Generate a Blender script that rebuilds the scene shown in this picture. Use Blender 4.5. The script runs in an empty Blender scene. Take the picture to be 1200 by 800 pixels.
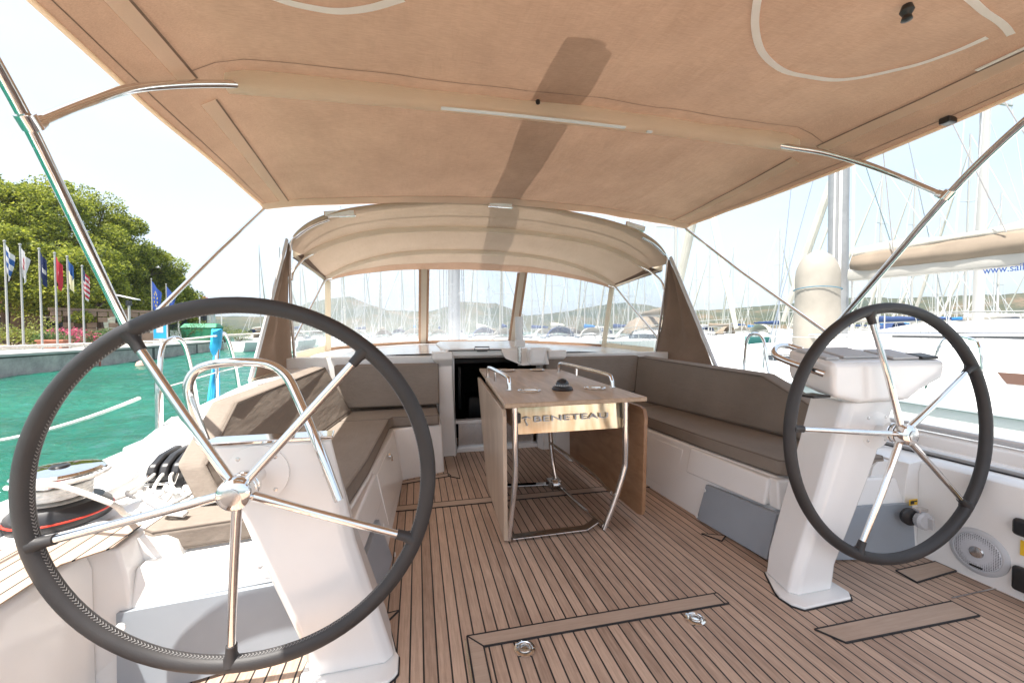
import bpy, bmesh, math, random
from mathutils import Vector, Matrix, noise
random.seed(7)
PI = math.pi
SC = bpy.context.scene
COL = SC.collection
R_ = math.radians
# ---------------------------------------------------------------- camera frame (measured from vanishing points)
FPX = 466.6
CR = Matrix(((0.97286385, -0.00892403, 0.23120617), (-0.2313602, -0.02501191, 0.97254659), (-0.00289613, -0.99964732, -0.02639785)))
CO = Vector((-0.72, 0.0, 1.1))
def ray(px, py): return CR @ Vector((px - 600, py - 400, FPX))
def az(px, py, z=0.0):
    d = ray(px, py); return CO + d * ((z - CO.z) / d.z)
def ay(px, py, y):
    d = ray(px, py); return CO + d * ((y - CO.y) / d.y)
def ax(px, py, x):
    d = ray(px, py); return CO + d * ((x - CO.x) / d.x)
def ad(px, dist, z):                      # ground point at a bearing (photo column) and camera depth
    d = ray(px, 388); v = Vector((d.x, d.y, 0)) * (dist / FPX)
    return Vector((CO.x + v.x, CO.y + v.y, z))
# ---------------------------------------------------------------- materials
def nmat(name):
    m = bpy.data.materials.new(name); m.use_nodes = True
    nt = m.node_tree
    b = nt.nodes.get('Principled BSDF')
    return m, nt, b
def nn(nt, t, **k):
    n = nt.nodes.new(t)
    for a, v in k.items(): setattr(n, a, v)
    return n
def lk(nt, a, b): nt.links.new(a, b)
def coords(nt, scale=(1, 1, 1), space='Object'):
    tc = nn(nt, 'ShaderNodeTexCoord'); mp = nn(nt, 'ShaderNodeMapping')
    mp.inputs['Scale'].default_value = scale
    lk(nt, tc.outputs[space], mp.inputs['Vector']); return mp.outputs['Vector']
def worldpos(nt, scale=(1, 1, 1)):
    g = nn(nt, 'ShaderNodeNewGeometry'); mp = nn(nt, 'ShaderNodeMapping')
    mp.inputs['Scale'].default_value = scale
    lk(nt, g.outputs['Position'], mp.inputs['Vector']); return mp.outputs['Vector']
def noise_n(nt, vec, scale, detail=4, rough=.55):
    n = nn(nt, 'ShaderNodeTexNoise'); n.inputs['Scale'].default_value = scale
    n.inputs['Detail'].default_value = detail; n.inputs['Roughness'].default_value = rough
    lk(nt, vec, n.inputs['Vector']); return n
def ramp(nt, fac, stops):
    r = nn(nt, 'ShaderNodeValToRGB'); e = r.color_ramp.elements
    e[0].position, e[0].color = stops[0][0], (*stops[0][1], 1)
    e[1].position, e[1].color = stops[1][0], (*stops[1][1], 1)
    for p, c in stops[2:]:
        x = e.new(p); x.color = (*c, 1)
    lk(nt, fac, r.inputs['Fac']); return r.outputs['Color']
def bump(nt, b, h, strength=.3, dist=.01):
    n = nn(nt, 'ShaderNodeBump'); n.inputs['Strength'].default_value = strength
    n.inputs['Distance'].default_value = dist
    lk(nt, h, n.inputs['Height']); lk(nt, n.outputs['Normal'], b.inputs['Normal']); return n
def math_n(nt, op, a, b=None, c=None):
    n = nn(nt, 'ShaderNodeMath', operation=op)
    for i, v in enumerate((a, b, c)):
        if v is None: continue
        if isinstance(v, (int, float)): n.inputs[i].default_value = v
        else: lk(nt, v, n.inputs[i])
    return n.outputs[0]
def simple(name, col, rough=.5, metal=0, var=.0, vscale=6, bstr=0, bscale=60, coat=0, spec=.5):
    m, nt, b = nmat(name)
    b.inputs['Base Color'].default_value = (*col, 1)
    b.inputs['Roughness'].default_value = rough; b.inputs['Metallic'].default_value = metal
    b.inputs['Coat Weight'].default_value = coat; b.inputs['Specular IOR Level'].default_value = spec
    v = coords(nt)
    if var:
        n = noise_n(nt, v, vscale)
        c = ramp(nt, n.outputs['Fac'], [(.3, tuple(x * (1 - var) for x in col)), (.7, tuple(min(1, x * (1 + var)) for x in col))])
        lk(nt, c, b.inputs['Base Color'])
    if bstr:
        n2 = noise_n(nt, v, bscale, 3); bump(nt, b, n2.outputs['Fac'], bstr, .004)
    return m
M = {}
M['gelcoat'] = simple('gelcoat', (.84, .835, .82), .22, var=.035, vscale=2.2, coat=.35, bstr=.05, bscale=9)
M['gelcoat_far'] = simple('gelcoat_far', (.62, .61, .59), .4)
M['nonskid'] = simple('nonskid', (.74, .73, .70), .55, var=.05, vscale=4, bstr=.35, bscale=260)
M['chrome'] = simple('chrome', (.78, .775, .765), .06, 1, var=.05, vscale=18)
M['brushed'] = simple('brushed_steel', (.62, .61, .60), .24, 1, var=.06, vscale=20)
M['alu'] = simple('painted_alloy', (.62, .63, .64), .35, .35, var=.08, vscale=3)
M['mastfar'] = simple('mast_alloy', (.42, .41, .39), .4, .2)
M['black'] = simple('black_plastic', (.018, .018, .020), .38, var=.2, vscale=20)
M['rubber'] = simple('sealing_rubber', (.022, .022, .024), .75)
M['greypanel'] = simple('grey_vinyl', (.30, .335, .375), .42, var=.06, vscale=3, bstr=.12, bscale=14)
M['greypad'] = simple('grey_pad', (.50, .51, .52), .5, var=.04)
M['white_plastic'] = simple('white_plastic', (.78, .79, .79), .4, var=.03)
M['speakergrey'] = simple('speaker_grey', (.52, .54, .57), .45)
M['boomcream'] = simple('cream_boom_paint', (.40, .385, .35), .4, var=.05)
M['bagcream'] = simple('cream_canvas', (.30, .275, .235), .85, var=.14, vscale=2.2, bstr=.5, bscale=4)
M['mastgrey'] = simple('grey_mast_paint', (.27, .275, .28), .4, .2, var=.08)
M['rope'] = simple('rope_white', (.74, .73, .70), .8, var=.15, vscale=60, bstr=.8, bscale=140)
M['rope_grey'] = simple('rope_grey', (.24, .235, .23), .8, var=.15)
M['rope_blue'] = simple('rope_blue', (.04, .16, .24), .75, var=.2, vscale=30)
M['blue_cloth'] = simple('blue_cloth', (.02, .36, .66), .7, var=.2, vscale=14, bstr=.6, bscale=30)
M['red'] = simple('red_band', (.65, .05, .03), .4)
M['yellow'] = simple('yellow_label', (.80, .50, .03), .5)
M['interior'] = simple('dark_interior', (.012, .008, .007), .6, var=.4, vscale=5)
M['bluenavy'] = simple('navy_lettering', (.03, .07, .24), .5)
M['glassdark'] = simple('dark_window', (.03, .035, .04), .08)
M['covertan'] = simple('tan_sail_cover', (.215, .170, .125), .8, var=.12, vscale=2.5, bstr=.3, bscale=5)
M['coverblue'] = simple('blue_sail_cover', (.02, .16, .42), .8, var=.12, vscale=2)
M['covernavy'] = simple('navy_sail_cover', (.02, .045, .13), .8, var=.12, vscale=2)
M['coverwhite'] = simple('white_sail_cloth', (.50, .47, .41), .8, var=.08, vscale=2.5, bstr=.3, bscale=4)
M['hullblue'] = simple('teal_hull', (.10, .28, .27), .3)
M['hullnavy'] = simple('navy_hull', (.02, .04, .10), .25)
M['hullred'] = simple('red_canvas', (.45, .06, .05), .7)
M['bark'] = simple('bark', (.10, .065, .045), .9, var=.35, vscale=4, bstr=.8, bscale=12)
M['earth'] = simple('dry_earth', (.27, .21, .14), .95, var=.2, vscale=.6)
M['paving'] = simple('quay_paving', (.40, .38, .34), .85, var=.15, vscale=.7)
M['concrete_white'] = simple('white_render', (.72, .71, .68), .75, var=.06, vscale=.8)
M['stonebrown'] = simple('brown_stone_wall', (.20, .14, .10), .9, var=.3, vscale=1.6, bstr=.6, bscale=6)
M['rooftile'] = simple('terracotta', (.33, .13, .08), .85, var=.2, vscale=3)
M['binGreen'] = simple('green_container', (.02, .20, .10), .5, var=.1)
M['flower'] = simple('pink_flowers', (.62, .06, .18), .7, var=.3, vscale=6)
M['orange'] = simple('orange_plastic', (.70, .18, .03), .5)
# steering wheel leather
m, nt, b = nmat('charcoal_leather'); M['leather'] = m
v = coords(nt); n = noise_n(nt, v, 5)
lk(nt, ramp(nt, n.outputs['Fac'], [(.3, (.022, .021, .022)), (.75, (.040, .037, .037))]), b.inputs['Base Color'])
b.inputs['Roughness'].default_value = .55
vo = nn(nt, 'ShaderNodeTexVoronoi'); vo.inputs['Scale'].default_value = 320; lk(nt, v, vo.inputs['Vector'])
bump(nt, b, vo.outputs['Distance'], .25, .001)
# fabrics -----------------------------------------------------------
def fabric(name, c1, c2, weave=900, trans=None, tmix=.5, wr=.25):
    m, nt, b = nmat(name)
    v = worldpos(nt)
    n = noise_n(nt, v, 3.0, 6, .6)
    n2 = noise_n(nt, worldpos(nt, (1.0, 14, 14)), 22, 3)
    mx = nn(nt, 'ShaderNodeMix', data_type='FLOAT'); mx.inputs[0].default_value = .45
    lk(nt, n.outputs['Fac'], mx.inputs[2]); lk(nt, n2.outputs['Fac'], mx.inputs[3])
    col = ramp(nt, mx.outputs[0], [(.32, c1), (.68, c2)])
    lk(nt, col, b.inputs['Base Color']); b.inputs['Roughness'].default_value = .85
    b.inputs['Specular IOR Level'].default_value = .2
    w = noise_n(nt, v, weave, 2)
    w2 = noise_n(nt, worldpos(nt, (1, .35, 1)), 6, 4)
    mb = math_n(nt, 'ADD', math_n(nt, 'MULTIPLY', w.outputs['Fac'], .03), math_n(nt, 'MULTIPLY', w2.outputs['Fac'], 1.0))
    bu = bump(nt, b, mb, wr, .02)
    if trans:
        out = nt.nodes['Material Output']
        t = nn(nt, 'ShaderNodeBsdfTranslucent')
        tcol = ramp(nt, mx.outputs[0], [(.32, tuple(x * .9 for x in trans)), (.68, trans)])
        lk(nt, tcol, t.inputs['Color']); lk(nt, bu.outputs['Normal'], t.inputs['Normal'])
        ms = nn(nt, 'ShaderNodeMixShader'); ms.inputs[0].default_value = tmix
        lk(nt, b.outputs[0], ms.inputs[1]); lk(nt, t.outputs[0], ms.inputs[2]); lk(nt, ms.outputs[0], out.inputs['Surface'])
    return m
M['bimini'] = fabric('bimini_canvas', (.320, .192, .124), (.50, .318, .212), trans=(.52, .33, .225), tmix=.085, wr=.9)
M['bimini2'] = fabric('bimini_pocket_canvas', (.80, .66, .53), (.85, .71, .58), trans=(.95, .80, .64), tmix=.55, wr=.3)
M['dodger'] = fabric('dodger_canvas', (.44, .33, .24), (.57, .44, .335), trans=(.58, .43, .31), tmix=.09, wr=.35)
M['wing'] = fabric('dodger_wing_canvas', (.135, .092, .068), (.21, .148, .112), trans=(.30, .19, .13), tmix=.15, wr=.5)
M['trim'] = fabric('light_trim_canvas', (.74, .66, .55), (.80, .73, .63), trans=(.9, .8, .66), tmix=.5, wr=.15)
M['cushion'] = fabric('taupe_cushion', (.215, .180, .150), (.285, .245, .207), wr=.8)
M['piping'] = fabric('cushion_piping', (.15, .125, .105), (.18, .15, .125), wr=.1)
M['tape'] = fabric('white_tape', (.90, .88, .84), (.93, .91, .88), trans=(.97, .95, .9), tmix=.35, wr=.1)
# clear vinyl --------------------------------------------------------
m, nt, b = nmat('clear_vinyl'); M['vinyl'] = m
out = nt.nodes['Material Output']
v = worldpos(nt, (1, 1, .22)); n = noise_n(nt, v, 9, 5, .65); n.inputs['Distortion'].default_value = 1.2
tr = nn(nt, 'ShaderNodeBsdfTransparent'); tr.inputs['Color'].default_value = (.93, .95, .96, 1)
df = nn(nt, 'ShaderNodeBsdfTranslucent'); df.inputs['Color'].default_value = (.85, .88, .92, 1)
d2 = nn(nt, 'ShaderNodeBsdfDiffuse'); d2.inputs['Color'].default_value = (.7, .72, .75, 1)
gl = nn(nt, 'ShaderNodeBsdfGlossy'); gl.inputs['Roughness'].default_value = .12
bu = nn(nt, 'ShaderNodeBump'); bu.inputs['Strength'].default_value = .5; bu.inputs['Distance'].default_value = .03
lk(nt, n.outputs['Fac'], bu.inputs['Height']); lk(nt, bu.outputs['Normal'], gl.inputs['Normal'])
a1 = nn(nt, 'ShaderNodeAddShader'); m1 = nn(nt, 'ShaderNodeMixShader'); m1.inputs[0].default_value = .5
lk(nt, df.outputs[0], m1.inputs[1]); lk(nt, d2.outputs[0], m1.inputs[2])
m2 = nn(nt, 'ShaderNodeMixShader')
f = math_n(nt, 'ADD', math_n(nt, 'MULTIPLY', math_n(nt, 'GREATER_THAN', n.outputs['Fac'], .56), .04), .10)
hz = ramp(nt, n.outputs['Fac'], [(.45, (.20, .20, .20)), (.75, (.40, .40, .40))])
lk(nt, hz, m2.inputs[0]); lk(nt, tr.outputs[0], m2.inputs[1]); lk(nt, m1.outputs[0], m2.inputs[2])
m3 = nn(nt, 'ShaderNodeMixShader'); m3.inputs[0].default_value = .07
lk(nt, m2.outputs[0], m3.inputs[1]); lk(nt, gl.outputs[0], m3.inputs[2]); lk(nt, m3.outputs[0], out.inputs['Surface'])
# teak deck ----------------------------------------------------------
def teak(name, pitch, caulk, c1, c2, along='y', seam=.020, off=0.0, rough=.62, grey=.5):
    m, nt, b = nmat(name)
    g = nn(nt, 'ShaderNodeNewGeometry'); s = nn(nt, 'ShaderNodeSeparateXYZ'); lk(nt, g.outputs['Position'], s.inputs[0])
    a = s.outputs['X'] if along == 'y' else s.outputs['Y']
    u = math_n(nt, 'DIVIDE', math_n(nt, 'ADD', a, 20 * pitch + off), pitch)
    idx = math_n(nt, 'FLOOR', u); fr = math_n(nt, 'FRACT', u)
    isc = math_n(nt, 'LESS_THAN', fr, caulk / pitch)
    wn = nn(nt, 'ShaderNodeTexWhiteNoise', noise_dimensions='1D'); lk(nt, idx, wn.inputs['W'])
    sc = (9, .55, 1) if along == 'y' else (.55, 9, 1)
    mp = nn(nt, 'ShaderNodeMapping'); mp.inputs['Scale'].default_value = sc
    add = nn(nt, 'ShaderNodeVectorMath', operation='ADD'); lk(nt, g.outputs['Position'], add.inputs[0])
    cb = nn(nt, 'ShaderNodeCombineXYZ'); lk(nt, math_n(nt, 'MULTIPLY', wn.outputs['Value'], 13.0), cb.inputs[2])
    lk(nt, cb.outputs[0], add.inputs[1]); lk(nt, add.outputs[0], mp.inputs['Vector'])
    gr = noise_n(nt, mp.outputs[0], 14, 6, .65)
    big = noise_n(nt, g.outputs['Position'], 1.6, 9, .72)
    t = math_n(nt, 'ADD', math_n(nt, 'MULTIPLY', gr.outputs['Fac'], .55), math_n(nt, 'ADD', math_n(nt, 'MULTIPLY', wn.outputs['Value'], .20), math_n(nt, 'MULTIPLY', big.outputs['Fac'], .42)))
    col = ramp(nt, t, [(.38, c1), (.82, c2)])
    mx = nn(nt, 'ShaderNodeMix', data_type='RGBA'); lk(nt, isc, mx.inputs[0]); lk(nt, col, mx.inputs[6]); mx.inputs[7].default_value = (.018, .017, .018, 1)
    lk(nt, mx.outputs[2], b.inputs['Base Color'])
    rg = math_n(nt, 'ADD', math_n(nt, 'MULTIPLY', big.outputs['Fac'], .25), rough - .12)
    lk(nt, rg, b.inputs['Roughness'])
    hh = math_n(nt, 'SUBTRACT', math_n(nt, 'MULTIPLY', gr.outputs['Fac'], .25), isc)
    bump(nt, b, hh, .35, .002)
    return m
TK1, TK2 = (.285, .190, .138), (.67, .49, .37)
PITCH = .0445
M['teak'] = teak('teak_planking', PITCH, .0058, TK1, TK2, off=.0, rough=.54)
M['teak_plain'] = teak('teak_board', 5.0, .0, (.40, .295, .225), (.56, .435, .345), along='x', off=2.5)
M['teak_side'] = teak('teak_side_deck', .05, .005, (.36, .27, .20), (.52, .41, .32), off=.01)
def wood(name, c1, c2, rough=.42, sc=(1.2, 10, 10)):
    m, nt, b = nmat(name)
    v = worldpos(nt, sc); n = noise_n(nt, v, 2.2, 7, .62); n.inputs['Distortion'].default_value = .7
    lk(nt, ramp(nt, n.outputs['Fac'], [(.33, c1), (.68, c2)]), b.inputs['Base Color'])
    b.inputs['Roughness'].default_value = rough; b.inputs['Coat Weight'].default_value = .12
    bump(nt, b, n.outputs['Fac'], .12, .003); return m
M['tabletop'] = wood('table_teak_top', (.37, .26, .17), (.53, .395, .28), sc=(9, 1.4, 9))
M['leafL'] = wood('table_leaf_pale', (.45, .335, .245), (.62, .49, .375), .35, (2, 3.5, .9))  # paler copy of the table wood, sunlight on the left leaf painted in
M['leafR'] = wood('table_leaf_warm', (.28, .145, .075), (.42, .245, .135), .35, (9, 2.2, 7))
M['edgewood'] = wood('table_edge_wood', (.30, .16, .10), (.40, .24, .16), .4, (3, 3, 3))
# polished panel: warm streaks put the reflection of sunlit teak into its colour
m, nt, b = nmat('panel_painted_reflection'); M['panel'] = m
b.inputs['Metallic'].default_value = .6; b.inputs['Roughness'].default_value = .10
v = worldpos(nt, (22, 2, 5)); n = noise_n(nt, v, 1.2, 3)
lk(nt, ramp(nt, n.outputs['Fac'], [(.35, (.60, .45, .28)), (.65, (.80, .70, .52))]), b.inputs['Base Color'])
# speaker perforation
m, nt, b = nmat('perforated_grille'); M['grille'] = m
v = coords(nt); vo = nn(nt, 'ShaderNodeTexVoronoi'); vo.inputs['Scale'].default_value = 150; vo.inputs['Randomness'].default_value = 0.1; lk(nt, v, vo.inputs['Vector'])
lk(nt, ramp(nt, vo.outputs['Distance'], [(.28, (.10, .11, .13)), (.40, (.58, .60, .64))]), b.inputs['Base Color']); b.inputs['Roughness'].default_value = .45
# sea -----------------------------------------------------------------
m, nt, b = nmat('sea_water'); M['sea'] = m
g = nn(nt, 'ShaderNodeNewGeometry')
mp = nn(nt, 'ShaderNodeMapping'); mp.inputs['Scale'].default_value = (1, 1.7, 1); mp.inputs['Rotation'].default_value = (0, 0, .5); lk(nt, g.outputs['Position'], mp.inputs['Vector'])
w1 = noise_n(nt, mp.outputs[0], 1.7, 6, .66); w1.inputs['Distortion'].default_value = .6
w2 = noise_n(nt, mp.outputs[0], 7.5, 4, .6); w3 = noise_n(nt, mp.outputs[0], .12, 3)
hh = math_n(nt, 'ADD', w1.outputs['Fac'], math_n(nt, 'MULTIPLY', w2.outputs['Fac'], .30))
bump(nt, b, hh, .8, .25)
lk(nt, ramp(nt, w3.outputs['Fac'], [(.3, (.003, .075, .050)), (.7, (.010, .140, .092))]), b.inputs['Base Color'])
b.inputs['Roughness'].default_value = .05; b.inputs['IOR'].default_value = 1.33; b.inputs['Specular IOR Level'].default_value = .5
# quay blocks
m, nt, b = nmat('quay_stone'); M['quay'] = m
v = coords(nt, (1, 1, 1)); br = nn(nt, 'ShaderNodeTexBrick'); br.inputs['Scale'].default_value = 1.0
br.inputs['Color1'].default_value = (.50, .47, .42, 1); br.inputs['Color2'].default_value = (.38, .36, .33, 1); br.inputs['Mortar'].default_value = (.08, .08, .07, 1)
br.inputs['Brick Width'].default_value = 1.2; br.inputs['Row Height'].default_value = 1.1; br.inputs['Mortar Size'].default_value = .03
mp = nn(nt, 'ShaderNodeMapping'); mp.inputs['Rotation'].default_value = (R_(90), 0, 0); lk(nt, v, mp.inputs['Vector']); lk(nt, mp.outputs[0], br.inputs['Vector'])
n = noise_n(nt, v, 1.8, 6, .7); mx = nn(nt, 'ShaderNodeMix', data_type='RGBA', blend_type='MULTIPLY'); mx.inputs[0].default_value = .8
lk(nt, br.outputs['Color'], mx.inputs[6]); lk(nt, ramp(nt, n.outputs['Fac'], [(.3, (.4, .4, .4)), (.7, (1.2, 1.15, 1.1))]), mx.inputs[7]); lk(nt, mx.outputs[2], b.inputs['Base Color'])
b.inputs['Roughness'].default_value = .9; bump(nt, b, n.outputs['Fac'], .6, .05)
# foliage
def foliage(name, c1, c2, c3, tr=.35):
    m, nt, b = nmat(name)
    g = nn(nt, 'ShaderNodeNewGeometry'); n = noise_n(nt, g.outputs['Position'], .9, 3)
    t = math_n(nt, 'ADD', math_n(nt, 'MULTIPLY', g.outputs['Random Per Island'], .55), math_n(nt, 'MULTIPLY', n.outputs['Fac'], .5))
    c = ramp(nt, t, [(.18, c1), (.42, c2), (.72, c3)]); lk(nt, c, b.inputs['Base Color']); b.inputs['Roughness'].default_value = .6
    out = nt.nodes['Material Output']; tl = nn(nt, 'ShaderNodeBsdfTranslucent'); lk(nt, c, tl.inputs['Color'])
    ms = nn(nt, 'ShaderNodeMixShader'); ms.inputs[0].default_value = tr
    lk(nt, b.outputs[0], ms.inputs[1]); lk(nt, tl.outputs[0], ms.inputs[2]); lk(nt, ms.outputs[0], out.inputs['Surface']); return m
M['pine'] = foliage('pine_foliage', (.030, .055, .010), (.14, .18, .020), (.42, .44, .050), .48)
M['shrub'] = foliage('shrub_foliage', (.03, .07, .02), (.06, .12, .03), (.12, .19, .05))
M['shrub_yellow'] = foliage('yellow_green_foliage', (.10, .14, .02), (.18, .22, .04), (.30, .32, .06))  # brighter yellow-green leaf tone for some of the bushes
M['flowers'] = foliage('pink_blossom', (.05, .10, .03), (.55, .05, .15), (.75, .15, .28), .2)
# hills
m, nt, b = nmat('hill_scrub'); M['hill'] = m
g = nn(nt, 'ShaderNodeNewGeometry'); n = noise_n(nt, g.outputs['Position'], .012, 4, .6); n2 = noise_n(nt, g.outputs['Position'], .16, 6, .75)
t = math_n(nt, 'ADD', math_n(nt, 'MULTIPLY', n.outputs['Fac'], .55), math_n(nt, 'MULTIPLY', n2.outputs['Fac'], .5))
lk(nt, ramp(nt, t, [(.40, (.010, .024, .007)), (.49, (.034, .050, .014)), (.57, (.085, .078, .028)), (.66, (.20, .125, .068))]), b.inputs['Base Color'])
b.inputs['Roughness'].default_value = .95; bump(nt, b, n2.outputs['Fac'], 1.0, 6.0)

# ---------------------------------------------------------------- things and parts
def thing(name, label, cat, loc=(0, 0, 0), rotz=0, group=None):
    o = bpy.data.objects.new(name, None); COL.objects.link(o); o.empty_display_size = .1
    o.location = loc; o.rotation_euler = (0, 0, rotz); o['label'] = label; o['category'] = cat
    if group: o['group'] = group
    return o
def tag(o, label, cat, group=None):
    o['label'] = label; o['category'] = cat
    if group: o['group'] = group
    return o
def struct(o): o['kind'] = 'structure'; return o
def origin_of(p):
    v = Vector((0, 0, 0))
    while p is not None: v += Vector(p.location); p = p.parent
    return v
class MB:
    """collects shapes given in world coordinates; build() links them as one mesh"""
    def __init__(s): s.v = []; s.f = []
    def add(s, vs, fs):
        k = len(s.v); s.v += [tuple(x) for x in vs]; s.f += [tuple(i + k for i in f) for f in fs]; return s
    def box(s, x0, x1, y0, y1, z0, z1):
        vs = [(x, y, z) for z in (z0, z1) for y in (y0, y1) for x in (x0, x1)]
        return s.add(vs, [(0, 2, 3, 1), (4, 5, 7, 6), (0, 1, 5, 4), (2, 6, 7, 3), (0, 4, 6, 2), (1, 3, 7, 5)])
    def prism(s, bot, top):
        """two matching 3-D polygons (counter-clockwise seen from the top one)"""
        n = len(bot)
        return s.add(list(bot) + list(top), [tuple(range(n - 1, -1, -1)), tuple(range(n, 2 * n))] + [(i, (i + 1) % n, n + (i + 1) % n, n + i) for i in range(n)])
    def poly(s, pts, z0, z1):
        a = sum(pts[i][0] * pts[(i + 1) % len(pts)][1] - pts[(i + 1) % len(pts)][0] * pts[i][1] for i in range(len(pts)))
        if a < 0: pts = pts[::-1]
        return s.prism([(x, y, z0) for x, y in pts], [(x, y, z1) for x, y in pts])
    def slab(s, pts, off):
        """3-D polygon extruded along vector off"""
        off = Vector(off); return s.prism([Vector(p) for p in pts], [Vector(p) + off for p in pts])
    def rings(s, rs, closed=True, caps=True):
        n = len(rs[0]); k = len(s.v)
        for r in rs: s.v += [tuple(p) for p in r]
        for j in range(len(rs) - 1):
            for i in range(n if closed else n - 1):
                a = k + j * n + i; b2 = k + j * n + (i + 1) % n
                s.f.append((a, b2, b2 + n, a + n))
        if caps:
            s.f.append(tuple(k + i for i in range(n - 1, -1, -1))); s.f.append(tuple(k + (len(rs) - 1) * n + i for i in range(n)))
        return s
    def tube(s, pts, r, seg=12, closed=False, smooth=0, rad=None, flat=1.0):
        pts = [Vector(p) for p in pts]
        if smooth:
            q = []; n = len(pts)
            rng = range(n) if closed else range(n - 1)
            rr = []
            for i in rng:
                p0 = pts[(i - 1) % n] if closed or i > 0 else pts[0] * 2 - pts[1]
                p1 = pts[i]; p2 = pts[(i + 1) % n]
                p3 = pts[(i + 2) % n] if closed or i < n - 2 else pts[-1] * 2 - pts[-2]
                for j in range(smooth):
                    t = j / smooth
                    q.append(.5 * ((2 * p1) + (p2 - p0) * t + (2 * p0 - 5 * p1 + 4 * p2 - p3) * t * t + (3 * p1 - p0 - 3 * p2 + p3) * t ** 3))
                    if rad: rr.append(rad[i] * (1 - t) + rad[(i + 1) % n] * t)
            if not closed:
                q.append(pts[-1])
                if rad: rr.append(rad[-1])
            pts = q; rad = rr if rad else None
        n = len(pts); rings = []; up = None
        for i, p in enumerate(pts):
            a = pts[(i - 1) % n] if closed or i > 0 else p
            b2 = pts[(i + 1) % n] if closed or i < n - 1 else p
            d = (b2 - a).normalized()
            if up is None:
                up = Vector((0, 0, 1)) if abs(d.z) < .9 else Vector((1, 0, 0))
            up = (up - d * up.dot(d)).normalized(); sd = d.cross(up)
            ri = rad[i] if rad else r
            rings.append([p + (up * math.cos(2 * PI * k / seg) + sd * math.sin(2 * PI * k / seg) * flat) * ri for k in range(seg)])
        if closed: rings.append(rings[0]); 
        return s.rings(rings, True, not closed)
    def lathe(s, prof, c, axis=(0, 0, 1), seg=32):
        """prof: (radius, height) along axis from c"""
        axis = Vector(axis).normalized(); c = Vector(c)
        u = axis.orthogonal().normalized(); w = axis.cross(u)
        return s.rings([[c + axis * h + (u * math.cos(2 * PI * k / seg) + w * math.sin(2 * PI * k / seg)) * max(r, 1e-4) for k in range(seg)] for r, h in prof])
    def grid(s, fn, nu, nv):
        k = len(s.v)
        for j in range(nv + 1):
            for i in range(nu + 1): s.v.append(tuple(fn(i / nu, j / nv)))
        for j in range(nv):
            for i in range(nu):
                a = k + j * (nu + 1) + i; s.f.append((a, a + 1, a + nu + 2, a + nu + 1))
        return s
    def build(s, name, mat, parent=None, bevel=0, seg=3, sharp=35, label=None, solid=0, subsurf=0, flat=False):
        me = bpy.data.meshes.new(name)
        o0 = origin_of(parent) if parent is not None else Vector((0, 0, 0))
        me.from_pydata([tuple(Vector(p) - o0) for p in s.v], [], s.f); me.validate(); me.update()
        bm = bmesh.new(); bm.from_mesh(me); bmesh.ops.remove_doubles(bm, verts=bm.verts, dist=1e-5); bmesh.ops.recalc_face_normals(bm, faces=bm.faces); bm.to_mesh(me); bm.free()
        if not flat:
            me.shade_smooth(); me.set_sharp_from_angle(angle=R_(sharp))
        me.materials.append(M[mat] if isinstance(mat, str) else mat)
        o = bpy.data.objects.new(name, me); COL.objects.link(o)
        if parent is not None: o.parent = parent
        if solid:
            md = o.modifiers.new('solid', 'SOLIDIFY'); md.thickness = solid; md.offset = 0
        if bevel:
            md = o.modifiers.new('bevel', 'BEVEL'); md.width = bevel; md.segments = seg; md.limit_method = 'ANGLE'; md.angle_limit = R_(28)
            md.harden_normals = True
        if subsurf:
            md = o.modifiers.new('sub', 'SUBSURF'); md.levels = subsurf; md.render_levels = subsurf
        if label: o['label'] = label
        return o
def lone(o, loc):
    """give a single-mesh thing an origin at its base"""
    loc = Vector(loc)
    o.data.transform(Matrix.Translation(-loc)); o.location = loc; return o
def text_obj(name, s, size, mat, parent, M4, depth=.001, align='LEFT'):
    cu = bpy.data.curves.new(name, 'FONT'); cu.body = s; cu.size = size; cu.extrude = depth; cu.align_x = align
    t = bpy.data.objects.new('tmp', cu); COL.objects.link(t)
    dg = bpy.context.evaluated_depsgraph_get(); dg.update()
    me = bpy.data.meshes.new_from_object(t.evaluated_get(dg)); bpy.data.objects.remove(t)
    me.transform(M4)
    o0 = origin_of(parent) if parent is not None else Vector((0, 0, 0))
    me.transform(Matrix.Translation(-o0)); me.materials.clear(); me.materials.append(M[mat])
    o = bpy.data.objects.new(name, me); COL.objects.link(o); o.parent = parent; return o
def frame4(o, x, y):
    x = Vector(x).normalized(); y = Vector(y); y = (y - x * y.dot(x)).normalized(); z = x.cross(y)
    return Matrix(((x.x, y.x, z.x, o[0]), (x.y, y.y, z.y, o[1]), (x.z, y.z, z.z, o[2]), (0, 0, 0, 1)))
def kids(o): return [c for c in bpy.data.objects if c.parent == o]
def copy_tree(o, parent=None, lib={}):
    c = o.copy(); COL.objects.link(c)
    if parent is not None: c.parent = parent
    for ch in list(o.children): copy_tree(ch, c)
    return c
def mir(pts, s): return [(s * p[0],) + tuple(p[1:]) for p in pts]
# ================================================================= own yacht: moulded body
yacht = thing('sailing_yacht', 'white cockpit and deck of the yacht we stand on, with teak sole and bench lockers', 'yacht', (0, 2, 0))
Y = yacht
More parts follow.
